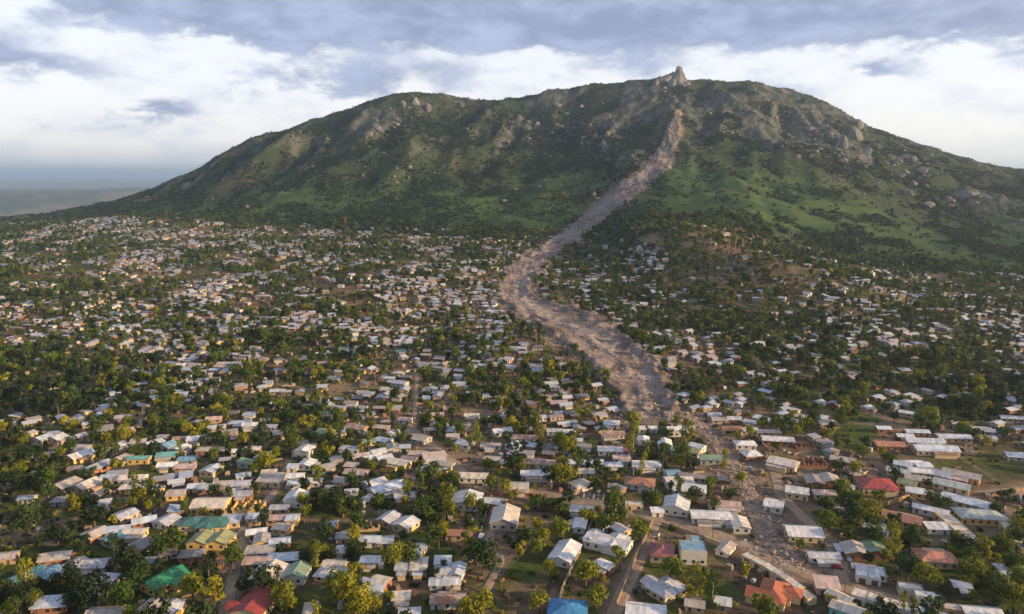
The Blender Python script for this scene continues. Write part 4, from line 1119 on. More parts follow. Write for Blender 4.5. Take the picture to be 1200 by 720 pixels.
def fill_houses():
    X, Y, rng = scatter(9.6, 215, 1800, 0.34, 3)
    Z = height(X, Y); u, v, dep = project(X, Y, Z)
    f = table(FRAC_T, X, Y)
    hd = grid_lookup(HOUSE_D, u, v) / 9.0
    lim = np.where(u < 500, 0.06, 0.05)
    ok = (v > 243) & (f < lim + 0.05 * (fbm(X / 60, Y / 60, 2, 401) - 0.5))
    clump = fbm(X / 55, Y / 55, 3, 411)
    p = np.clip(hd * 0.80 * (0.25 + 1.5 * sstep(0.38, 0.62, clump)), 0, 0.85)
    p = np.where(dep < 520, np.where(clump > 0.36, hd * 0.92, hd * 0.35), p)
    knoll = np.exp(-(((X - KNOLL[0]) / 90) ** 2 + ((Y - KNOLL[1]) / 80) ** 2))
    p = p * (1 - 0.75 * knoll)
    ok &= rng.random(len(X)) < p
    ok &= slide_dist(X, Y) > 4
    ok &= road_dist(X, Y) > 3.6
    ok &= (lane_mask(X, Y) < 0) | (rng.random(len(X)) < 0.25)
    # keep the open lots free
    for (a, b, ra, rb, col, k) in LOTS:
        if b > 480:
            ok &= ~((((u - a) / (ra * 0.95)) ** 2 + ((v - b) / (rb * 0.95)) ** 2) < 1)
    X, Y, Z, u, v, dep = (q[ok] for q in (X, Y, Z, u, v, dep))
    PA = np.array(PLACED)
    far_enough = np.ones(len(X), bool)
    near = dep < 620
    for i in np.where(near)[0]:
        d = np.hypot(PA[:, 0] - X[i], PA[:, 1] - Y[i])
        if (d < PA[:, 2] * 0.5 + 5.2).any():
            far_enough[i] = False
    # the plots of standout villas and gardens
    X, Y, Z, u, v, dep = (q[far_enough] for q in (X, Y, Z, u, v, dep))
    n = len(X)
    L = rng.uniform(5.2, 9.6, n) * np.where(dep > 560, 0.84, 0.97); W = rng.uniform(4.2, 6.2, n)
    big = rng.random(n) < 0.06; L = np.where(big, L * 1.5, L); W = np.where(big, W * 1.25, W)
    rot = 70 * (fbm(X / 150, Y / 150, 2, 421) - 0.5) * 2 + rng.choice([0, 0, 0, 90], n) + rng.uniform(-9, 9, n)
    kind = rng.choice(['gable', 'gable', 'gable', 'gable', 'hip', 'shed'], n)
    roof = rng.choice(['z', 'z', 'w', 'w', 'w', 'bw', 'bw', 't', 't', 'c', 'c', 'pk', 'pk', 'r', 'd', 'gg', 'te'], n, p=[.09, .08, .07, .07, .07, .09, .08, .08, .07, .04, .03, .05, .04, .07, .06, .005, .005])
    wall = rng.choice(['w', 'c', 'y', 'k', 't', 'g', 'p'], n, p=[.20, .14, .05, .17, .22, .14, .08])
    h = rng.uniform(2.2, 2.7, n)
    size = L * W / dep ** 2
    visible = (u > -10) & (u < 1210) & (v < 724)
    order = np.argsort(-(size * visible))
    n_single = max(0, 300 - len(PLACED))
    single = set(order[:n_single].tolist())
    V, Q3, C, MI = [], [], [], []
    Vw, Qw, Cw = [], [], []
    for i in range(n):
        HOUSES.append((X[i], Y[i], max(L[i], W[i]) * 0.5))
        if i in single:
            DESC.append((float(X[i]), float(Y[i]), float(L[i]) / 2, ROOFC[str(roof[i])][2] + ' roof'))
            make_house(float(X[i]), float(Y[i]), float(L[i]), float(W[i]), float(rot[i]), str(kind[i]), str(roof[i]), str(wall[i]), float(h[i]),
                       house_label(L[i], W[i], str(kind[i]), str(roof[i]), str(wall[i]), float(X[i]), float(Y[i])), GROUP_H, pitch=float(rng.choice((0.24, 0.30, 0.36))))
            continue
        pit = float(rng.choice((0.22, 0.30, 0.38)))
        for (geo, colr, wgt) in ((wall_geo(str(kind[i]), L[i], W[i], h[i], pit, 3.0), tuple(q * 0.85 for q in WALLC[str(wall[i])][0]), 0.24), (roof_geo(str(kind[i]), L[i], W[i], h[i], pit), tuple(q * c_ for q, c_ in zip(ROOFC[str(roof[i])][0], (0.70, 0.73, 0.80) if dep[i] < 850 else (0.56, 0.60, 0.68))), 0.34)) + ((wall_geo('shed', L[i] * 0.6, 2.6, h[i] - 0.7, 0.3, 3.0), WALLC[str(wall[i])][0], 0.2), (roof_geo('shed', L[i] * 0.6, 2.6, h[i] - 0.7, 0.3), ROOFC['t' if i % 3 else 'z'][0], 0.3)) * int(i % 5 < 2):  # roofs darker and bluer with distance: cool shade put into their colour
            g, fs = geo
            if len(V) and geo[0][0][1] > -2 and abs(geo[0][0][1]) < 1.8:
                g = xf(g, L[i] * 0.1, -(W[i] / 2 + 1.3), 0)
            k = len(V)
            c, s = math.cos(R(rot[i])), math.sin(R(rot[i]))
            jit = 1 - wgt / 2 + wgt * rng.random()
            for (a, b, z) in g:
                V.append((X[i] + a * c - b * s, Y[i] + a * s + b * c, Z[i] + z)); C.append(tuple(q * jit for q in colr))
            Q3.extend([tuple(j + k for j in f_) for f_ in fs])
        if dep[i] < 800:   # a dark doorway and window on the front
            c, s = math.cos(R(rot[i])), math.sin(R(rot[i]))
            for sd in (-1, 1):
                for (q, w_, z0, z1) in ((-0.28, 0.6, 0.9, 1.9), (0.05, 0.5, 0.0, 2.0), (0.33, 0.6, 0.9, 1.9)):
                    g, fs = box_geo(q * L[i] - w_, q * L[i] + w_, sd * (W[i] / 2) - 0.05, sd * (W[i] / 2) + 0.05, z0, z1)
                    k = len(V)
                    for (a, b, z) in g:
                        V.append((X[i] + a * c - b * s, Y[i] + a * s + b * c, Z[i] + z)); C.append((0.05, 0.045, 0.04))
                    Q3.extend([tuple(j + k for j in f_) for f_ in fs])
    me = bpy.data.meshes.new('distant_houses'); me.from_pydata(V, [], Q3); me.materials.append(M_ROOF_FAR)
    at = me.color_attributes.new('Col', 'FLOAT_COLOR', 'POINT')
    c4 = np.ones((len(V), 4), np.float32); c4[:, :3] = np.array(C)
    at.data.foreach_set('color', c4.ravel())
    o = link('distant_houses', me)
    tag(o, 'countless small pale roofed houses spreading up to the mountain foot', 'houses', kind='stuff')
    print('fill houses', n, 'single', len(single))


fill_houses()
HA = np.array(HOUSES)


def near_house(X, Y, pad):
    """True where a point is closer than radius*0.8 + pad to any house (binned search)"""
    cell = 24.0
    bins = {}
    for i, (a, b, r) in enumerate(HA):
        bins.setdefault((int(a // cell), int(b // cell)), []).append(i)
    out = np.zeros(len(X), bool)
    for k in range(len(X)):
        cx, cy = int(X[k] // cell), int(Y[k] // cell)
        for dx in (-1, 0, 1):
            for dy in (-1, 0, 1):
                for i in bins.get((cx + dx, cy + dy), ()):
                    if (HA[i, 0] - X[k]) ** 2 + (HA[i, 1] - Y[k]) ** 2 < (HA[i, 2] * 0.8 + pad[k]) ** 2:
                        out[k] = True
    return out


# ------------------------------------------------------------------ trees
def crown_geo(seed, leaves, shape='round', leaf=0.085):
    """leaf-clump quads of a crown 1 unit wide whose base is at z = 0.28 of its height; returns V, Q"""
    rng = np.random.default_rng(seed)
    lobes = []
    nl = {'round': 9, 'tall': 10, 'spread': 11, 'loose': 8, 'bush': 7}[shape]
    for i in range(nl):
        a = rng.uniform(0, 2 * math.pi); r = rng.uniform(0.08, 0.34)
        if shape == 'tall':
            z = 0.35 + 1.25 * (i + 0.5) / nl; r *= 0.62 * (1.15 - 0.5 * i / nl); s = rng.uniform(0.14, 0.24)
        elif shape == 'spread':
            z = rng.uniform(0.50, 0.72); r *= 1.25; s = rng.uniform(0.14, 0.22)
        elif shape == 'loose':
            z = rng.uniform(0.40, 1.15); s = rng.uniform(0.10, 0.19)
        elif shape == 'bush':
            z = rng.uniform(0.12, 0.45); s = rng.uniform(0.16, 0.26)
        else:
            z = rng.uniform(0.42, 0.90); s = rng.uniform(0.16, 0.27)
        lobes.append((r * math.cos(a), r * math.sin(a), z, s))
    if shape in ('round', 'spread'):
        lobes.append((0, 0, 0.68, 0.30))
    w = np.array([q[3] ** 2 for q in lobes]); w /= w.sum()
    pick = rng.choice(len(lobes), leaves, p=w)
    LB = np.array(lobes)[pick]
    d = rng.normal(size=(leaves, 3)); d[:, 2] = np.where(d[:, 2] < 0, d[:, 2] * 0.55, d[:, 2]); d /= np.linalg.norm(d, axis=1)[:, None]
    rad = LB[:, 3] * rng.uniform(0.70, 1.10, leaves)
    P = LB[:, :3] + d * rad[:, None] * np.array((1, 1, 0.85))
    nrm = d + rng.normal(size=(leaves, 3)) * 0.45; nrm /= np.linalg.norm(nrm, axis=1)[:, None]
    up = rng.normal(size=(leaves, 3)); t1 = np.cross(nrm, up); t1 /= np.linalg.norm(t1, axis=1)[:, None]; t2 = np.cross(nrm, t1)
    s1 = (leaf * rng.uniform(0.6, 1.35, leaves))[:, None]; s2 = s1 * rng.uniform(0.5, 0.95, leaves)[:, None]
    V = np.stack([P - t1 * s1, P - t2 * s2 + nrm * s1 * 0.15, P + t1 * s1, P + t2 * s2 + nrm * s1 * 0.15], 1).reshape(-1, 3)
    Q = np.arange(leaves * 4).reshape(-1, 4)
    return V, Q, lobes


def tube(P0, P1, r0, r1, n=5):
    a = np.array(P1, float) - np.array(P0, float); a /= np.linalg.norm(a) + 1e-9
    h = np.cross(a, (0.3, 0.8, 0.52)); h /= np.linalg.norm(h); g = np.cross(a, h)
    V = []
    for P, r in ((P0, r0), (P1, r1)):
        for i in range(n):
            q = 2 * math.pi * i / n
            V.append(np.array(P) + (h * math.cos(q) + g * math.sin(q)) * r)
    return V, [(i, (i + 1) % n, n + (i + 1) % n, n + i) for i in range(n)]


def trunk_geo(lobes, seed, shape):
    rng = random.Random(seed)
    V, Q = [], []

    def add(t):
        k = len(V); V.extend(t[0]); Q.extend([tuple(i + k for i in f) for f in t[1]])
    fork = 0.30 if shape not in ('tall', 'bush') else (1.0 if shape == 'tall' else 0.08)
    top = (rng.uniform(-.03, .03), rng.uniform(-.03, .03), fork)
    r0 = 0.036 if shape != 'tall' else 0.028
    add(tube((0, 0, -0.12), (top[0] * .5, top[1] * .5, fork * .5), r0 * 1.25, r0, 6)); add(tube((top[0] * .5, top[1] * .5, fork * .5), top, r0, r0 * .8, 6))
    for (x, y, z, s) in sorted(lobes, key=lambda q: -q[3])[:6]:
        f = min(fork, z * 0.8) if shape == 'tall' else fork
        b = (top[0], top[1], f)
        mid = (x * .45, y * .45, f + (z - f) * .6)
        add(tube(b, mid, r0 * .6, r0 * .42, 4)); add(tube(mid, (x, y, z), r0 * .42, r0 * .15, 4))
    return np.array(V), np.array(Q)


SHAPES = [('round', 700, 0.050), ('round', 700, 0.050), ('spread', 680, 0.048), ('loose', 460, 0.050), ('tall', 620, 0.046), ('round', 760, 0.046), ('bush', 520, 0.055), ('loose', 560, 0.046)]
ARCH = []
for i, (sh, n, lf) in enumerate(SHAPES):
    V, Q, lobes = crown_geo(500 + i, n, sh, lf)
    tv, tq = trunk_geo(lobes, i, sh)
    ARCH.append((sh, {k: fast_mesh('crown', V, Q, m_) for k, m_ in (('g', M_LEAF), ('y', M_LEAF_Y), ('d', M_LEAF_D))},
                 fast_mesh('trunk', tv, tq, M_BARK_PALE if sh == 'tall' else M_BARK)))

# lighter copies for the trees further off: crown and trunk in one mesh, drawn through geometry nodes
SRC = bpy.data.collections.new('tree_sources')
for i, (sh, n, lf) in enumerate([('round', 230, 0.085), ('round', 230, 0.085), ('spread', 220, 0.082), ('loose', 170, 0.080), ('tall', 200, 0.078), ('bush', 190, 0.09)]):
    V, Q, lobes = crown_geo(700 + i, n, sh, lf)
    tv, tq = trunk_geo(lobes, 40 + i, sh)
    for j, lm in enumerate((M_LEAF, M_LEAF_D, M_LEAF_Y)):
        me = fast_mesh('source_tree', np.concatenate([V, tv]), np.concatenate([Q, tq + len(V)]), None, False, None,
                       np.concatenate([np.zeros(len(Q)), np.ones(len(tq))]), [lm, M_BARK])
        o = bpy.data.objects.new('source_tree_%02d' % (i * 3 + j), me); SRC.objects.link(o)
SHR = bpy.data.collections.new('shrub_sources')
for i, (sh, n, lf) in enumerate([('bush', 70, 0.13), ('bush', 80, 0.12), ('round', 90, 0.12), ('bush', 60, 0.14)]):
    V, Q, lobes = crown_geo(800 + i, n, sh, lf)
    o = bpy.data.objects.new('source_shrub_%02d' % i, fast_mesh('source_shrub', V, Q, M_SHRUB)); SHR.objects.link(o)


def instancer(name, P, S, rot, idx, coll, label, cat):
    me = bpy.data.meshes.new(name)
    me.vertices.add(len(P)); me.vertices.foreach_set('co', np.asarray(P, np.float32).ravel())
    for an, ty, dat, key in (('isc', 'FLOAT_VECTOR', S, 'vector'), ('irot', 'FLOAT', rot, 'value'), ('iid', 'INT', idx, 'value')):
        a = me.attributes.new(an, ty, 'POINT'); a.data.foreach_set(key, np.asarray(dat, np.int32 if ty == 'INT' else np.float32).ravel())
    me.update()
    o = link(name, me)
    g = bpy.data.node_groups.new(name + '_nodes', 'GeometryNodeTree')
    g.interface.new_socket('Geometry', in_out='INPUT', socket_type='NodeSocketGeometry')
    g.interface.new_socket('Geometry', in_out='OUTPUT', socket_type='NodeSocketGeometry')
    N, L = g.nodes, g.links
    gi, go = N.new('NodeGroupInput'), N.new('NodeGroupOutput')
    ci = N.new('GeometryNodeCollectionInfo'); ci.inputs['Collection'].default_value = coll
    ci.inputs['Separate Children'].default_value = True; ci.inputs['Reset Children'].default_value = True
    ip = N.new('GeometryNodeInstanceOnPoints'); ip.inputs['Pick Instance'].default_value = True

    def named(nm, ty):
        n = N.new('GeometryNodeInputNamedAttribute'); n.data_type = ty; n.inputs['Name'].default_value = nm
        return n.outputs['Attribute']
    cb = N.new('ShaderNodeCombineXYZ'); L.new(named('irot', 'FLOAT'), cb.inputs[2])
    er = N.new('FunctionNodeEulerToRotation'); L.new(cb.outputs[0], er.inputs[0])
    L.new(gi.outputs[0], ip.inputs['Points']); L.new(ci.outputs[0], ip.inputs['Instance'])
    L.new(named('iid', 'INT'), ip.inputs['Instance Index']); L.new(er.outputs[0], ip.inputs['Rotation']); L.new(named('isc', 'FLOAT_VECTOR'), ip.inputs['Scale'])
    L.new(ip.outputs[0], go.inputs[0])
    md = o.modifiers.new('scatter', 'NODES'); md.node_group = g
    return tag(o, label, cat, kind='stuff')


GROUP_T = 'trees growing between the houses'
TCOL = {'g': 'green', 'y': 'bright yellow green', 'd': 'dark green'}
TSH = {'round': 'round crowned', 'spread': 'wide spreading', 'loose': 'open loosely leaved', 'tall': 'tall narrow', 'bush': 'low bushy'}
# trees that stand out in the survey: column, row of the crown's middle, crown width, archetype, colour
HAND_T = [(482, 648, 10, 1, 'g'), (566, 650, 14, 5, 'g'), (461, 650, 10, 0, 'y'), (557, 512, 9, 4, 'y'), (660, 525, 9, 7, 'y'), (668, 520, 10, 1, 'y'), (636, 512, 7, 4, 'y'), (272, 650, 11, 5, 'g'),
          (687, 668, 11, 1, 'y'), (727, 655, 9, 7, 'y'), (752, 622, 10, 0, 'y'), (704, 610, 7, 1, 'y'), (607, 645, 7, 7, 'y'), (627, 640, 7, 0, 'g'), (56, 570, 15, 7, 'g'), (30, 610, 14, 0, 'd'),
          (15, 560, 12, 5, 'd'), (205, 630, 11, 1, 'g'), (190, 640, 10, 0, 'g'), (985, 492, 8, 5, 'g'), (1000, 546, 8, 0, 'y'), (972, 610, 10, 1, 'g'), (1045, 640, 9, 4, 'y'), (1083, 672, 11, 1, 'y'),
          (1065, 662, 10, 5, 'g'), (1020, 625, 9, 0, 'g'), (1012, 528, 8, 1, 'g'), (817, 690, 8, 4, 'y'), (835, 695, 8, 4, 'g'), (700, 700, 9, 1, 'y'), (645, 668, 7, 0, 'y'), (380, 620, 11, 5, 'd'),
          (375, 560, 10, 7, 'y'), (340, 505, 11, 1, 'g'), (310, 512, 9, 4, 'g'), (115, 500, 10, 0, 'g'), (128, 512, 9, 1, 'y'), (530, 560, 8, 1, 'g'), (480, 575, 9, 7, 'y'), (437, 545, 6, 1, 'y'),
          (498, 492, 9, 5, 'g'), (520, 495, 10, 0, 'g'), (575, 565, 9, 1, 'g'), (590, 570, 8, 0, 'y'), (420, 705, 11, 0, 'y'), (402, 690, 12, 1, 'y'), (395, 680, 10, 5, 'g'), (330, 695, 10, 1, 'y'),
          (560, 706, 10, 0, 'y'), (545, 712, 9, 1, 'y'), (250, 700, 11, 7, 'y'), (225, 690, 10, 0, 'y'), (110, 690, 13, 5, 'd'), (145, 695, 11, 0, 'g'), (1190, 660, 9, 0, 'g'), (1175, 690, 10, 5, 'g'),
          (838, 590, 6, 1, 'g'), (850, 545, 7, 4, 'y'), (910, 523, 5, 5, 'g'), (870, 560, 7, 0, 'y'), (1105, 590, 8, 5, 'g'), (1090, 585, 7, 0, 'g'), (790, 620, 5, 0, 'g'), (755, 545, 6, 4, 'y')]


def make_tree(x, y, w, h, arch, col, label):
    sh, crowns, trunk = ARCH[arch]
    root = bpy.data.objects.new('tree' if sh != 'bush' else 'bushy_tree', None); COL.objects.link(root)
    root.location = (x, y, gz(x, y)); root.rotation_euler = (0, 0, random.uniform(0, 6.28)); root.scale = (w, w, h)
    root.empty_display_size = 0.2
    tag(root, label, 'tree', GROUP_T)
    link('trunk', trunk, root); link('crown', crowns[col], root)


def tree_label(w, arch, col, x, y):
    sz = 'small' if w < 5.5 else 'medium' if w < 8 else 'big'
    k = np.argmin(np.hypot(HA[:, 0] - x, HA[:, 1] - y) - HA[:, 2])
    d = math.hypot(HA[k, 0] - x, HA[k, 1] - y) - HA[k, 2]
    rd = float(road_dist(np.array([x]), np.array([y]))[0])
    c = 'beside the dirt road' if rd < 5 else 'close by a house wall' if d < 4 else 'in a yard between houses' if d < 12 else 'in a thick grove away from houses'
    return f"{sz} {TCOL[col]} {TSH[ARCH[arch][0]]} tree {c}"


def fill_trees():
    made = []
    for (u, v, w, arch, col) in HAND_T:
        hc = w * 0.62
        x, y = place(u, v, hc)
        make_tree(x, y, w, w * random.uniform(0.95, 1.15), arch, col, tree_label(w, arch, col, x, y))
        made.append((x, y, w))
    X, Y, rng = scatter(5.4, 200, 1900, 0.5, 7)
    Z = height(X, Y); u, v, dep = project(X, Y, Z)
    f = table(FRAC_T, X, Y)
    td = grid_lookup(TREE_D, u, v) / 9.0
    cl = fbm(X / 32, Y / 32, 3, 501)
    p = np.clip(td * 1.0 * (0.15 + 1.7 * sstep(0.36, 0.60, cl)), 0, 0.95) * np.where(dep > 560, 1.25, 1.1)
    foot = (f < 0.06 + 0.08 * fbm(X / 70, Y / 70, 2, 511))
    p = np.clip(p + 0.30 * np.exp(-(((X - 250) / 110) ** 2 + ((Y - 890) / 140) ** 2)), 0, 0.97)
    ok = foot & (rng.random(len(X)) < p) & (v > 238)
    w = np.clip(rng.gamma(6.0, 0.95, len(X)) * (0.75 + 0.5 * cl), 2.4, 12) * np.where(td > 0.8, 1.2, 1.0) * (1 - 0.22 * sstep(430, 700, dep))
    ok &= (slide_dist(X, Y) > 1.5 - 5 * rng.random(len(X))) & (road_dist(X, Y) > w * 0.40) & ((lane_mask(X, Y) < 0) | (rng.random(len(X)) < 0.2))
    for (a, b, ra, rb, col, k) in LOTS:
        if b > 480:
            ok &= ~(((((u - a) / (ra * 0.9)) ** 2 + ((v - b) / (rb * 0.9)) ** 2) < 1) & (rng.random(len(X)) < 0.88))
    X, Y, Z, u, v, dep, w, td = (q[ok] for q in (X, Y, Z, u, v, dep, w, td))
    k = ~near_house(X, Y, w * 0.30)
    MA = np.array(made)
    for i in np.where(dep < 560)[0]:
        if (np.hypot(MA[:, 0] - X[i], MA[:, 1] - Y[i]) < (MA[:, 2] + w[i]) * 0.33).any():
            k[i] = False
    for (a, b, L_, W_) in PLACED[:18]:   # the villas keep a clear front
        k &= ~((np.abs(X - a - (a / b) * (Y - b)) < L_ * 0.55 + w * 0.25) & (Y < b + 3) & (Y > b - 17))
    X, Y, Z, u, v, dep, w, td = (q[k] for q in (X, Y, Z, u, v, dep, w, td))
    n = len(X)
    h = w * rng.uniform(0.85, 1.25, n)
    size = w / dep * ((u > -15) & (u < 1215) & (v < 735))
    order = np.argsort(-size); single = set(order[:300 - len(made)].tolist())
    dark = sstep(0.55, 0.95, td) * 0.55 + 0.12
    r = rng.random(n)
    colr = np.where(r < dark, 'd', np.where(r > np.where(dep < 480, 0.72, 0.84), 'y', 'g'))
    colr = np.where((colr == 'y') & (dep > 560) & (rng.random(n) < 0.93), 'g', colr)
    arch = rng.choice(len(ARCH), n, p=[.2, .2, .1, .12, .08, .16, .06, .08])
    for i in single:
        make_tree(float(X[i]), float(Y[i]), float(w[i]), float(h[i]), int(arch[i]), str(colr[i]), tree_label(w[i], int(arch[i]), str(colr[i]), float(X[i]), float(Y[i])))
    rest = np.array([i for i in range(n) if i not in single])
    six = rng.choice(6, len(rest), p=[.27, .27, .12, .14, .08, .12])
    ci = np.where(colr[rest] == 'g', 0, np.where(colr[rest] == 'd', 1, 2))
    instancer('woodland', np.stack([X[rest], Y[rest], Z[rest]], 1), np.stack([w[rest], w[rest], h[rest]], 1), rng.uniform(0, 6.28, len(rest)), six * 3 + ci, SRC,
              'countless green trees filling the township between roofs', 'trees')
    print('trees', n, 'single', len(single) + len(made))
    # low undergrowth in the yards and thickets
    X, Y, rng = scatter(4.6, 215, 900, 0.5, 9)
    Z = height(X, Y); u, v, dep = project(X, Y, Z)
    td = grid_lookup(TREE_D, u, v) / 9.0
    cl = fbm(X / 18, Y / 18, 3, 521)
    ok = (rng.random(len(X)) < td * (0.1 + 1.1 * sstep(0.42, 0.62, cl)) * 0.9) & (slide_dist(X, Y) > 1) & (road_dist(X, Y) > 0.6)
    X, Y, Z = X[ok], Y[ok], Z[ok]
    w = rng.uniform(1.2, 3.2, len(X)); ok = ~near_house(X, Y, w * 0.3)
    X, Y, Z, w = X[ok], Y[ok], Z[ok], w[ok]
    ci = rng.choice([0, 0, 1, 2], len(X))
    instancer('undergrowth', np.stack([X, Y, Z], 1), np.stack([w, w, w * 0.9], 1), rng.uniform(0, 6.28, len(X)), 15 + ci, SRC, 'low green undergrowth and garden plants in the yards', 'undergrowth')
    # shrubs of the mountain
    rng = np.random.default_rng(12)
    m = 280000
    D = np.sqrt(rng.uniform(850 ** 2, 2450 ** 2, m)); T = rng.uniform(-0.80, 0.80, m)
    X, Y = D * T, D
    f = table(FRAC_T, X, Y)
    cl = fbm(X / 40, Y / 60, 4, 531); gul = ridged((X + 60 * (fbm(X / 300, Y / 300, 2, 5) - 0.5)) / 250 - Y / 900, Y / 700, 3, 21)
    u, v, dep = project(X, Y, height(X, Y))
    apron = np.exp(-(((u - 850) / 140) ** 2 + ((v - 240) / 40) ** 2)) + 0.8 * np.exp(-(((u - 620) / 110) ** 2 + ((v - 245) / 28) ** 2)) + 0.7 * np.exp(-(((u - 400) / 170) ** 2 + ((v - 235) / 24) ** 2))
    dens = 0.05 + 0.95 * sstep(0.45, 0.60, cl) + 0.40 * (1 - sstep(0.45, 0.62, gul)) + 0.12 * (1 - sstep(0.02, 0.10, f))
    dens = dens * (1 - 0.75 * np.clip(apron, 0, 1))
    ok = (f > 0.01) & (f < 1.06) & (rock_zone(X, Y, f) < 0.75) & (rng.random(m) < dens * 1.0) & (slide_dist(X, Y) > 2)
    X, Y, f = X[ok], Y[ok], f[ok]; Z = height(X, Y)
    w = np.minimum(rng.gamma(2.6, 1.15, len(X)) + 1.2, 8) * (1 - 0.45 * sstep(0.75, 0.98, f))
    w = np.where(f < 0.10, w * 1.25, w)
    instancer('mountain_shrubbery', np.stack([X, Y, Z - 0.2], 1), np.stack([w * 1.15, w * 1.15, w * 0.95], 1), rng.uniform(0, 6.28, len(X)), rng.integers(0, 4, len(X)), SHR,
              'dark scrub and bushes covering the mountain slopes', 'shrubs')
    print('shrubs', len(X))


fill_trees()


# ------------------------------------------------------------------ rocks
def rock_geo(seed, sub=2):
    import bmesh
    bm = bmesh.new(); bmesh.ops.create_icosphere(bm, subdivisions=sub, radius=0.5)
    rng = np.random.default_rng(seed)
    P = np.array([q.co[:] for q in bm.verts])
    Fs = np.array([[q.index for q in f.verts] for f in bm.faces]); bm.free()
    for _ in range(11):   # chop flat faces
        d = rng.normal(size=3); d /= np.linalg.norm(d); c = rng.uniform(0.20, 0.40)
        s = P @ d; P = P - np.maximum(s - c, 0)[:, None] * d * 0.92
    P = P * (1 + 0.14 * (rng.random((len(P), 1)) - 0.5))
    return P, Fs


BIG = [rock_geo(900 + i, 2) for i in range(6)]
BIGM = [fast_mesh('boulder', p, f, M_ROCK) for p, f in BIG]
SML = [rock_geo(950 + i, 1) for i in range(6)]

BOULD = [  # column, row, width px, height px, label
    (1133, 230, 30, 20, 'largest pale boulder on the grassy shoulder by the split boulder'), (1112, 236, 14, 9, 'low pale slab leaning beside the largest shoulder boulder'), (1086, 242, 20, 12, 'whitish slab boulder lying below the shoulder'),
    (1000, 160, 24, 24, 'grey crag block on the spur, broadest of the outcrop'), (985, 172, 18, 22, 'tall grey crag leaning on the spur outcrop'), (1015, 182, 15, 20, 'upright rounded crag at the end of the spur outcrop'),
    (990, 190, 14, 14, 'brownish block at the foot of the spur outcrop'), (1005, 148, 16, 14, 'dark block crowning the spur outcrop'), (972, 160, 12, 14, 'narrow grey crag on the spur outcrop'),
    (1080, 200, 18, 10, 'pale rounded boulder above the shoulder'), (1068, 188, 13, 8, 'small pale boulder higher on the shoulder ridge'), (1055, 207, 14, 8, 'half buried grey boulder on the shoulder'),
    (1062, 226, 18, 12, 'broad grey boulder in shoulder scrub'), (1070, 218, 12, 10, 'grey boulder resting against a broader one in shoulder scrub'), (934, 184, 10, 6, 'lone flat boulder on the dark upper slope'),
    (783, 197, 14, 9, 'boulder stranded at the bank of the slide track'), (804, 134, 11, 8, 'pale boulder at the head of the slide scar'), (742, 185, 10, 9, 'pale boulder in scrub, upslope of the slide track'),
    (731, 186, 9, 7, 'small pale boulder in scrub touching the slide bank'), (697, 230, 9, 10, 'upright boulder standing at the edge of the lower slide track'), (684, 164, 12, 9, 'pale boulder, first of three in a row on the slope'),
    (698, 161, 11, 9, 'pale boulder, middle of three in a row on the slope'), (711, 158, 10, 8, 'pale boulder, last of three in a row on the slope'), (635, 295, 13, 11, 'huge cream boulder stranded in the slide above the roofs'),
    (1197, 260, 14, 6, 'pale slab on the far shoulder scrub'), (443, 152, 16, 9, 'sloping grey slab high on the dark flank'), (432, 158, 12, 8, 'smaller grey slab below the sloping slab on the flank'),
    (487, 120, 14, 12, 'crag block under the rounded crest'), (500, 128, 12, 12, 'fractured crag below the rounded crest'), (472, 124, 11, 10, 'small crag left on the rounded crest rim' if False else 'small crag on the rim of the rounded crest'),
    (540, 125, 9, 12, 'upright crag between two gullies of the crest'), (630, 150, 10, 12, 'brown crag face over the middle gully'), (290, 244, 10, 7, 'pale boulder low on the long flank'),
    (592, 236, 11, 6, 'flat pale boulder on the lower green slope'), (700, 235, 8, 7, 'small boulder beside the upright boulder at the slide'), (860, 302, 10, 7, 'grey boulder on the rocky knoll'),
    (868, 312, 12, 8, 'larger grey boulder on the rocky knoll face'), (880, 322, 11, 7, 'low grey boulder at the foot of the knoll face'), (855, 318, 9, 6, 'brown boulder on the knoll face')]


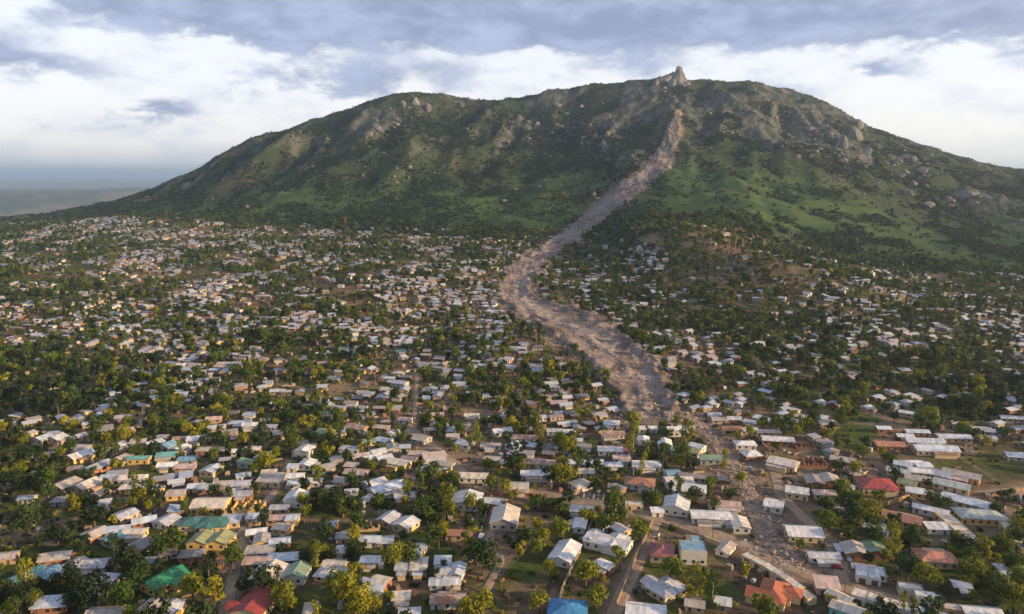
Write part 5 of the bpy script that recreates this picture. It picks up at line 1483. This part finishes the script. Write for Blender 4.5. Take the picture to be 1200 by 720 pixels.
def build_rocks():
    rng = np.random.default_rng(31)
    for i, (u, v, w, h, lab) in enumerate(BOULD):
        x, y = place(u, v, 0.0)
        z = gz(x, y); dep = float(project(np.array([x]), np.array([y]), np.array([z]))[2][0])
        sw, sh = w * dep / F_PX, h * dep / F_PX
        o = link('boulder', BIGM[i % 6], None, (x, y, z + sh * 0.02), rng.uniform(0, 6.28)); o.scale = (sw * 1.15, sw * 0.9, sh * 1.25)
        tag(o, lab, 'boulder', 'boulders of the mountain')
    # the summit crag
    x, y = place(777, 97, 0.0)
    y = min(y, 2235)
    x = (777 - 600) / F_PX * (y * CP + 60)
    root = bpy.data.objects.new('summit_crag', None); COL.objects.link(root); root.location = (x, y, gz(x, y))
    tag(root, 'jagged rock crag crowning the summit above the slide', 'rock crag')
    px = y / F_PX
    spires = []
    for k in range(4):
        p, f = rock_geo(970 + k, 3)
        t = np.clip(p[:, 2] + 0.5, 0, 1); p = p.copy(); p[:, :2] *= (1.18 - 1.02 * t ** 1.2)[:, None]; p[:, 0] += 0.18 * t
        spires.append(fast_mesh('crag_rock', p, f, M_ROCK))
    for (du, dv, w, h) in ((5, 0, 30, 42), (-3, 1, 30, 33), (-13, 3, 26, 18), (11, 3, 16, 24), (2, 5, 26, 26), (5, 8, 18, 18), (-3, 12, 18, 12), (16, 10, 9, 13), (-19, 7, 11, 10), (9, 15, 12, 9)):
        o = link('rock', spires[int(rng.integers(0, 4))], root, (du * px, -max(0, dv) * 3.2, -dv * px * 0.55 + 1), rng.uniform(0, 6.28)); o.scale = (w * px, w * px, h * px)
        o.rotation_euler = (rng.uniform(-.1, .1), rng.uniform(-.1, .1), rng.uniform(-.6, .6))
    # loose rock fields and slide rubble
    V, Q = [], []
    nv = 0

    def add(x, y, s, flat=0.7, sink=0.1):
        nonlocal nv
        p, f = SML[int(rng.integers(0, 6))]
        a = rng.uniform(0, 6.28); c, s_ = math.cos(a), math.sin(a)
        q = p * np.array((s * rng.uniform(.8, 1.3), s, s * flat * rng.uniform(.8, 1.2)))
        q = np.stack([q[:, 0] * c - q[:, 1] * s_ + x, q[:, 0] * s_ + q[:, 1] * c + y, q[:, 2] + gz(x, y) + s * sink], 1)
        V.append(q); Q.append(f + nv); nv += len(q)

    zones = [(775, 105, 26, 14, 60, 7), (985, 170, 34, 24, 90, 7), (940, 150, 40, 22, 60, 5), (880, 140, 55, 28, 80, 4.5), (480, 130, 38, 18, 70, 6), (440, 155, 26, 12, 40, 5.5), (550, 150, 50, 30, 50, 4.5),
             (640, 150, 50, 30, 60, 5), (700, 170, 50, 25, 60, 4.5), (1070, 205, 45, 26, 70, 6), (1130, 235, 40, 18, 40, 6), (745, 190, 20, 14, 30, 4), (600, 200, 120, 40, 70, 3.5), (380, 200, 120, 40, 60, 3.8),
             (280, 240, 60, 14, 20, 3.5), (865, 310, 28, 16, 90, 2.6), (1000, 210, 60, 20, 50, 4), (700, 235, 60, 30, 50, 3.2), (470, 205, 14, 14, 30, 4), (1170, 250, 40, 20, 30, 4), (900, 110, 60, 8, 40, 5)]
    zones += [(650, 140, 60, 20, 60, 6), (870, 130, 60, 20, 70, 5.5), (960, 140, 40, 16, 50, 6), (600, 170, 330, 60, 320, 3.2), (980, 190, 200, 50, 220, 3.4)]
    for (u, v, ru, rv, n, s) in zones:
        n = int(n * 1.5)
        uu = u + rng.normal(size=n) * ru * 0.55; vv = v + rng.normal(size=n) * rv * 0.55
        x, y = to_ground(uu, vv)
        for a, b in zip(x, y):
            if b < 2400:
                add(a, b, s * rng.gamma(2.2, 0.42), 0.8)
    o = link('scattered_rocks', fast_mesh('scattered_rocks', np.concatenate(V), np.concatenate(Q), M_ROCK))
    tag(o, 'loose grey rocks scattered over the mountain slopes', 'rocks', kind='stuff')
    V, Q, nv = [], [], 0
    for k in range(6000):
        i = rng.uniform(0, len(SF) - 2); a = int(i); f = i - a
        P = SF[a] * (1 - f) + SF[a + 1] * f
        s = s + (1.6 if a < 90 and rng.random() < 0.4 else 0)
        w = rng.choice([rng.uniform(-0.08, 1.08), rng.normal(0.02, 0.07), rng.normal(0.98, 0.07)], p=[.6, .2, .2])
        s = 0.4 + rng.gamma(1.2, 0.55) + (2.2 if rng.random() < 0.03 else 0)
        add(P[0] + (P[2] - P[0]) * w, P[1] + (P[3] - P[1]) * w, min(s, 4), 0.75, 0.45)
    for nm, p, hw in ROAD_LINES:
        if nm == 'debris_channel':
            for k in range(1700):
                j = rng.integers(0, len(p) - 1); f = rng.random()
                c = p[j] * (1 - f) + p[j + 1] * f + rng.normal(size=2) * hw * 0.5
                add(c[0], c[1], 0.4 + rng.gamma(1.3, 0.38), 0.75, 0.3)
    o = link('rubble', fast_mesh('rubble', np.concatenate(V), np.concatenate(Q), M_RUBBLE))
    tag(o, 'brown rubble and stones strewn along the landslide', 'rubble', kind='stuff')


build_rocks()


# ------------------------------------------------------------------ walls, stalls, vehicles, poles
def wall_run(pts, h, t, col, label, name='compound_wall', cap=True):
    p = np.array(pts, float)
    x, y = to_ground(p[:, 0], p[:, 1])
    root = bpy.data.objects.new(name, None); COL.objects.link(root)
    root.location = (float(x[0]), float(y[0]), gz(x[0], y[0]))
    tag(root, label, 'wall', 'masonry walls around the plots')
    for i in range(len(x) - 1):
        ln = math.hypot(x[i + 1] - x[i], y[i + 1] - y[i]); an = math.atan2(y[i + 1] - y[i], x[i + 1] - x[i])
        n = max(1, int(ln / 4.0))
        for k in range(n):
            q0, q1 = k / n, (k + 1) / n
            cx = x[i] + (x[i + 1] - x[i]) * (q0 + q1) / 2; cy = y[i] + (y[i + 1] - y[i]) * (q0 + q1) / 2
            V, Fs = box_geo(-ln / n / 2 - 0.02, ln / n / 2 + 0.02, -t / 2, t / 2, -1.2, h)
            o = link('panel', mesh_of('panel', V, Fs, M_WALL), root, (cx - root.location.x, cy - root.location.y, gz(cx, cy) - root.location.z), an, tuple(col) + (1,))
            if cap:
                V, Fs = box_geo(-ln / n / 2 - 0.05, ln / n / 2 + 0.05, -t / 2 - 0.08, t / 2 + 0.08, h, h + 0.12)
                link('coping', mesh_of('coping', V, Fs, M_WALL), root, (cx - root.location.x, cy - root.location.y, gz(cx, cy) - root.location.z), an, tuple(q * 1.1 for q in col) + (1,))
            if k:
                V, Fs = box_geo(-0.22, 0.22, -t / 2 - 0.1, t / 2 + 0.1, -1.2, h + 0.25)
                jx, jy = x[i] + (x[i + 1] - x[i]) * q0, y[i] + (y[i + 1] - y[i]) * q0
                link('pier', mesh_of('pier', V, Fs, M_WALL), root, (jx - root.location.x, jy - root.location.y, gz(jx, jy) - root.location.z), an, tuple(col) + (1,))


cream, tan, grey, brick = (0.50, 0.38, 0.23), (0.30, 0.21, 0.14), (0.22, 0.19, 0.17), (0.33, 0.17, 0.10)
wall_run([(826, 634), (858, 645)], 2.0, 0.35, cream, 'cream garden wall beside the two storey block')
wall_run([(1010, 588), (1040, 593), (1072, 582)], 1.8, 0.4, (0.40, 0.25, 0.12), 'ochre terrace wall under the red villa garden')
wall_run([(1003, 580), (1030, 584)], 1.0, 0.4, (0.42, 0.28, 0.13), 'upper ochre terrace wall under the red villa')
wall_run([(1130, 580), (1162, 582), (1205, 575)], 1.7, 0.35, tan, 'tan wall following the pale track')
wall_run([(540, 579), (575, 580), (640, 583)], 1.6, 0.3, brick, 'brick wall along the road behind the cream hall')
wall_run([(523, 586), (522, 600), (521, 625)], 1.6, 0.3, grey, 'grey side wall of the plot with white gabled house')
wall_run([(576, 582), (571, 600), (563, 628)], 1.7, 0.3, grey, 'grey side wall of the cream hall plot')
wall_run([(698, 605), (683, 640), (660, 690), (650, 720)], 1.7, 0.3, grey, 'long grey wall between the lawn and the white villa garden')
wall_run([(765, 613), (748, 650), (722, 712)], 1.6, 0.3, tan, 'tan wall edging the dark lane')
wall_run([(1055, 578), (1087, 600), (1120, 630)], 1.4, 0.3, tan, 'low tan wall below the yellow walled houses')
wall_run([(885, 512), (902, 530)], 1.3, 0.3, tan, 'short tan wall beside the white roofed brick house')
wall_run([(775, 616), (830, 634)], 1.8, 0.3, (0.45, 0.30, 0.22), 'pinkish wall at the road bend near the maroon roof')


def shop_row(pts, w, h, roof, wall, label):
    """a terrace of lock-up shops: one thing, each unit its own roof, wall and shutter"""
    p = np.array(pts, float); x, y = to_ground(p[:, 0], p[:, 1], h)
    root = bpy.data.objects.new('shop_row', None); COL.objects.link(root); root.location = (float(x[0]), float(y[0]), gz(x[0], y[0]))
    tag(root, label, 'shop row')
    for i in range(len(x) - 1):
        ln = math.hypot(x[i + 1] - x[i], y[i + 1] - y[i]); an = math.atan2(y[i + 1] - y[i], x[i + 1] - x[i])
        n = max(2, int(ln / 5.5))
        for k in range(n):
            q = (k + 0.5) / n
            cx = x[i] + (x[i + 1] - x[i]) * q; cy = y[i] + (y[i + 1] - y[i]) * q
            lz = (cx - root.location.x, cy - root.location.y, gz(cx, cy) - root.location.z)
            l = ln / n; hh = h + random.uniform(-0.15, 0.25)
            V, Fs = wall_geo('hip', l - 0.05, w, hh + 0.3, 0)
            j = random.uniform(0.85, 1.1)
            link('wall', mesh_of('wall', V, Fs, M_WALL), root, lz, an, tuple(c * j for c in WALLC[wall][0]) + (1,))
            V, Fs = box_geo(-l / 2 + 0.15, l / 2 - 0.15, -w / 2 + 0.15, w / 2 - 0.15, hh - 0.2, hh)
            rk = random.choice(roof)
            link('roof', mesh_of('roof', V, Fs, M_ROOF), root, lz, an, ROOFC[rk][0] + (1 - ROOFC[rk][1],))
            for s in (-1, 1):
                c, sn = math.cos(an), math.sin(an)
                dx, dy = -sn * s * (w / 2 + 0.01), c * s * (w / 2 + 0.01)
                link('shutter', panel('shutter', 2.2, 2.1, M_DOOR), root, (lz[0] + dx, lz[1] + dy, lz[2]), an)
        HOUSES.append((float(x[i]), float(y[i]), 4))


shop_row([(873, 649), (897, 661), (925, 679), (952, 701)], 4.0, 2.9, ['c', 'c', 't'], 'c', 'stepped terrace of cream lock-up shops running along the road')
shop_row([(1000, 693), (1035, 704), (1085, 717), (1110, 724)], 6.0, 3.1, ['bw', 'c', 'z', 't'], 'w', 'long terrace of white flat roofed shops with pale panels')
shop_row([(1103, 600), (1128, 622), (1140, 632)], 6.5, 2.8, ['c'], 'y', 'cream roofed store row before the greyish green building')
shop_row([(1172, 604), (1186, 622), (1205, 644)], 5.0, 2.8, ['c', 'bw'], 'y', 'pale store row running down beside the greyish green building')
shop_row([(1003, 671), (1032, 676)], 4.0, 3.0, ['w'], 'w', 'short white arcade of shops at the road edge')

M_CARW = mat_flat('car_white', (0.62, 0.62, 0.63), 0.3, 0.5, 0.05)
M_CARR = mat_flat('car_red', (0.35, 0.04, 0.04), 0.3, 0.5, 0.05)
M_CARS = mat_flat('car_silver', (0.30, 0.31, 0.33), 0.3, 0.5, 0.05)
M_TYRE = mat_flat('tyre', (0.02, 0.02, 0.02), 0.9)


def prism(profile, y0, y1):
    n = len(profile)
    V = [(a, y0, b) for a, b in profile] + [(a, y1, b) for a, b in profile]
    return V, [tuple(reversed(range(n))), tuple(range(n, 2 * n))] + [(i, (i + 1) % n, n + (i + 1) % n, n + i) for i in range(n)]


def wheel_geo():
    V = []
    for y in (-0.12, 0.12):
        V += [(0.34 * math.cos(i * math.pi / 6), y, 0.34 * math.sin(i * math.pi / 6)) for i in range(12)]
    return V, [tuple(reversed(range(12))), tuple(range(12, 24))] + [(i, (i + 1) % 12, 12 + (i + 1) % 12, 12 + i) for i in range(12)]


def make_vehicle(u, v, rot, mat, van, label):
    x, y = place(u, v, 0.5)
    name = 'minibus' if van else 'parked_car'
    root = bpy.data.objects.new(name, None); COL.objects.link(root)
    root.location = (x, y, gz(x, y) + 0.22); root.rotation_euler = (0, 0, R(rot))
    tag(root, label, 'minibus' if van else 'car', 'vehicles in the streets')
    if van:
        body = [(-2.3, 0.35), (2.3, 0.35), (2.35, 0.95), (1.85, 1.25), (1.35, 1.95), (-2.2, 2.0), (-2.35, 1.2)]
        glass = [(-2.0, 1.25), (1.70, 1.25), (1.28, 1.85), (-2.0, 1.85)]
    else:
        body = [(-2.1, 0.32), (2.1, 0.32), (2.15, 0.80), (1.1, 0.95), (0.55, 1.42), (-1.15, 1.45), (-1.9, 1.0), (-2.15, 0.9)]
        glass = [(-1.5, 0.98), (0.95, 0.96), (0.5, 1.36), (-1.1, 1.38)]
    wd = 0.86
    V, Fs = prism(body, -wd, wd); link('body', mesh_of('body', V, Fs, mat), root)
    V, Fs = prism(glass, -wd - 0.012, wd + 0.012); link('window', mesh_of('window', V, Fs, M_GLASS), root)
    wm = mesh_of('wheel', *wheel_geo(), M_TYRE)
    for sx in (-1.35, 1.35):
        for sy in (-0.8, 0.8):
            link('wheel', wm, root, (sx, sy, 0.34))


make_vehicle(564, 629, 75, M_CARW, False, 'white car parked on the drive by the cream hall')
make_vehicle(981, 665, -20, M_CARR, False, 'small red car at the roadside beside the white arcade')
make_vehicle(892, 662, -40, M_CARW, True, 'white minibus in the yard behind the cream shops')
make_vehicle(912, 672, -45, M_CARS, True, 'silver minibus close to the orange red villa')
make_vehicle(995, 656, 70, M_CARS, False, 'grey car on the road by the white arcade')
make_vehicle(1000, 664, 70, M_CARW, False, 'white car behind the grey one on the road')


def pole(u, v, h, label):
    x, y = place(u, v, 0)
    root = bpy.data.objects.new('utility_pole', None); COL.objects.link(root); root.location = (x, y, gz(x, y))
    tag(root, label, 'pole', 'utility poles along the road')
    V, Fs = tube((0, 0, -1), (0, 0, h), 0.17, 0.11, 8); link('post', mesh_of('post', V, Fs, M_BARK), root)
    V, Fs = box_geo(-1.1, 1.1, -0.07, 0.07, h - 0.9, h - 0.75); link('crossarm', mesh_of('crossarm', V, Fs, M_BARK), root)
    for s in (-0.9, 0, 0.9):
        V, Fs = tube((s, 0, h - 0.75), (s, 0, h - 0.5), 0.06, 0.05, 6); link('insulator', mesh_of('insulator', V, Fs, M_CARW), root)
    return Vector((x, y, root.location.z + h - 0.5))


heads = [pole(*a) for a in ((640, 590, 9, 'slim brown utility pole at the lawn by the road'), (735, 602, 9, 'slim utility pole opposite the flat cream shed'), (835, 632, 9, 'slim utility pole near the two storey block'),
                            (905, 668, 9, 'slim utility pole beside the cream shops'), (990, 694, 9, 'slim utility pole near the turquoise shop'))]
for a, b in zip(heads[:-1], heads[1:]):
    V, Fs = [], []
    for i in range(8):
        q = [a.lerp(b, t) - Vector((0, 0, 1.2 * 4 * t * (1 - t))) for t in (i / 8, (i + 1) / 8)]
        g, f = tube(q[0], q[1], 0.03, 0.03, 4)
        k = len(V); V.extend(g); Fs.extend([tuple(n + k for n in e) for e in f])
    tag(link('cable', mesh_of('cable', V, Fs, M_TYRE)), 'thin dark cable sagging between utility poles', 'cable', 'cables between the poles')


def yard_litter():
    """low heaps, tin sheets, brick piles and fence scraps in the yards: too many and too small to count"""
    X, Y, rng = scatter(5.0, 215, 760, 0.5, 15)
    Z = height(X, Y); u, v, dep = project(X, Y, Z)
    hd = grid_lookup(HOUSE_D, u, v) / 9.0
    ok = (rng.random(len(X)) < 0.10 + 0.42 * hd) & (slide_dist(X, Y) > 1) & (road_dist(X, Y) > 0.5) & (u > -20) & (u < 1220)
    for (a, b, ra, rb, col, k) in LOTS[:6]:
        ok &= ~((((u - a) / ra) ** 2 + ((v - b) / rb) ** 2) < 1)
    X, Y, Z = X[ok], Y[ok], Z[ok]
    ok = ~near_house(X, Y, np.full(len(X), 0.4)); X, Y, Z = X[ok], Y[ok], Z[ok]
    # wreckage along the banks of the slide and the channel below it
    ex, ey = [], []
    for k in range(1500):
        i = int(rng.integers(95, len(SF))); s_ = rng.choice([0, 2]); d = rng.normal(0, 7)
        c_ = SF[i, s_:s_ + 2] + (SF[i, s_:s_ + 2] - SF[i, 2 - s_:4 - s_]) / (np.hypot(*(SF[i, :2] - SF[i, 2:])) + 1e-6) * d
        ex.append(c_[0] + rng.normal(0, 2)); ey.append(c_[1] + rng.normal(0, 2))
    for nm, p_, hw in ROAD_LINES:
        if nm == 'debris_channel':
            for k in range(700):
                j = int(rng.integers(0, len(p_) - 1)); f = rng.random(); c_ = p_[j] * (1 - f) + p_[j + 1] * f + rng.normal(size=2) * 6
                ex.append(c_[0]); ey.append(c_[1])
    ex, ey = np.array(ex), np.array(ey); kk = ~near_house(ex, ey, np.full(len(ex), 0.3))
    X = np.concatenate([X, ex[kk]]); Y = np.concatenate([Y, ey[kk]]); Z = height(X, Y)
    pal = np.array([(0.30, 0.16, 0.10), (0.42, 0.40, 0.40), (0.20, 0.15, 0.11), (0.35, 0.27, 0.20), (0.12, 0.10, 0.09), (0.45, 0.33, 0.22), (0.10, 0.18, 0.26)])
    V, Q, C = [], [], []
    n_yard = len(Z) - int(kk.sum())
    for num, (x, y, z) in enumerate(zip(X, Y, Z)):
        t = rng.random()
        if num >= n_yard:   # broken pieces, small and low
            a, b, h = (rng.uniform(.25, .8), rng.uniform(.2, .6), rng.uniform(.15, .5)) if t < 0.7 else (rng.uniform(.6, 2.0), 0.12, rng.uniform(.2, .7))
        elif t < 0.45:
            a, b, h = rng.uniform(.4, 1.3), rng.uniform(.3, .9), rng.uniform(.3, 1.1)
        elif t < 0.75:
            a, b, h = rng.uniform(1.2, 3.4), 0.10, rng.uniform(.7, 1.4)
        else:
            a, b, h = rng.uniform(.9, 1.5), rng.uniform(.9, 1.4), rng.uniform(1.7, 2.2)
        an = rng.uniform(0, 3.14); c, s = math.cos(an), math.sin(an)
        g, f = box_geo(-a, a, -b, b, -0.5, h)
        tw = rng.uniform(0.75, 1.0); col = pal[int(rng.choice(7, p=[.2, .2, .18, .16, .12, .12, .02]))] * rng.uniform(.7, 1.1)
        k = len(V)
        for (p, q, r) in g:
            e = tw if r > 0 else 1.0
            V.append((x + (p * c - q * s) * e, y + (p * s + q * c) * e, z + r + 0.12 * rng.random())); C.append(col)
        Q.extend([tuple(n + k for n in e) for e in f])
    o = link('yard_litter', fast_mesh('yard_litter', np.array(V), np.array(Q), M_ROOF_FAR, False, np.array(C)))
    tag(o, 'low heaps, fence scraps and sheds littering the yards', 'litter', kind='stuff')


yard_litter()

# ------------------------------------------------------------------ haze
def build_haze():
    V, Fs = box_geo(-90000, 90000, -4000, 92000, -420, 540)
    m = bpy.data.materials.new('haze_air'); m.use_nodes = True
    nt = m.node_tree; nt.nodes.clear()
    o = nt.nodes.new('ShaderNodeOutputMaterial'); p = nt.nodes.new('ShaderNodeVolumePrincipled')
    p.inputs['Color'].default_value = (0.64, 0.82, 1.0, 1); p.inputs['Density'].default_value = 0.00007; p.inputs['Anisotropy'].default_value = 0.6
    nt.links.new(p.outputs[0], o.inputs['Volume'])
    h = link('haze', mesh_of('haze', V, Fs, m))
    tag(h, 'thin blue haze over the township and mountain', 'haze', kind='stuff')


build_haze()


# ------------------------------------------------------------------ labels: tell look-alikes apart by their nearest neighbour
def refine_labels():
    D = [(a, b, r, w) for a, b, r, w in DESC]
    P = np.array([(a, b, r) for a, b, r, w in D])
    seen = {}
    for o in COL.objects:
        if o.parent is None and o.get('category') in ('house', 'tree'):
            seen.setdefault(o['label'], []).append(o)
    for lab, os_ in seen.items():
        if len(os_) < 2:
            continue
        for o in os_:
            d = np.hypot(P[:, 0] - o.location.x, P[:, 1] - o.location.y) - P[:, 2]
            own = np.hypot(P[:, 0] - o.location.x, P[:, 1] - o.location.y) < 0.5
            d = np.where(own, 1e9, d)
            k = int(np.argmin(d)); words = D[k][3]
            j = int(np.argsort(d)[1]); w2 = D[j][3]
            wa, wb = (q.replace(' roof', '') for q in (words, w2))
            near = f'between two {wa} roofs' if wa == wb else f'between {wa} and {wb} roofs'
            if 'shell' in near:
                near = near.replace(' roofs', '').replace('two ', 'a ') + ' walls'
            head = lab.split(' tree ')[0] + ' tree ' if o['category'] == 'tree' else lab.split(' walls ')[0].replace(' with ', ', ') + ' walls '
            o['label'] = ' '.join((head + near).split()[:16])


refine_labels()
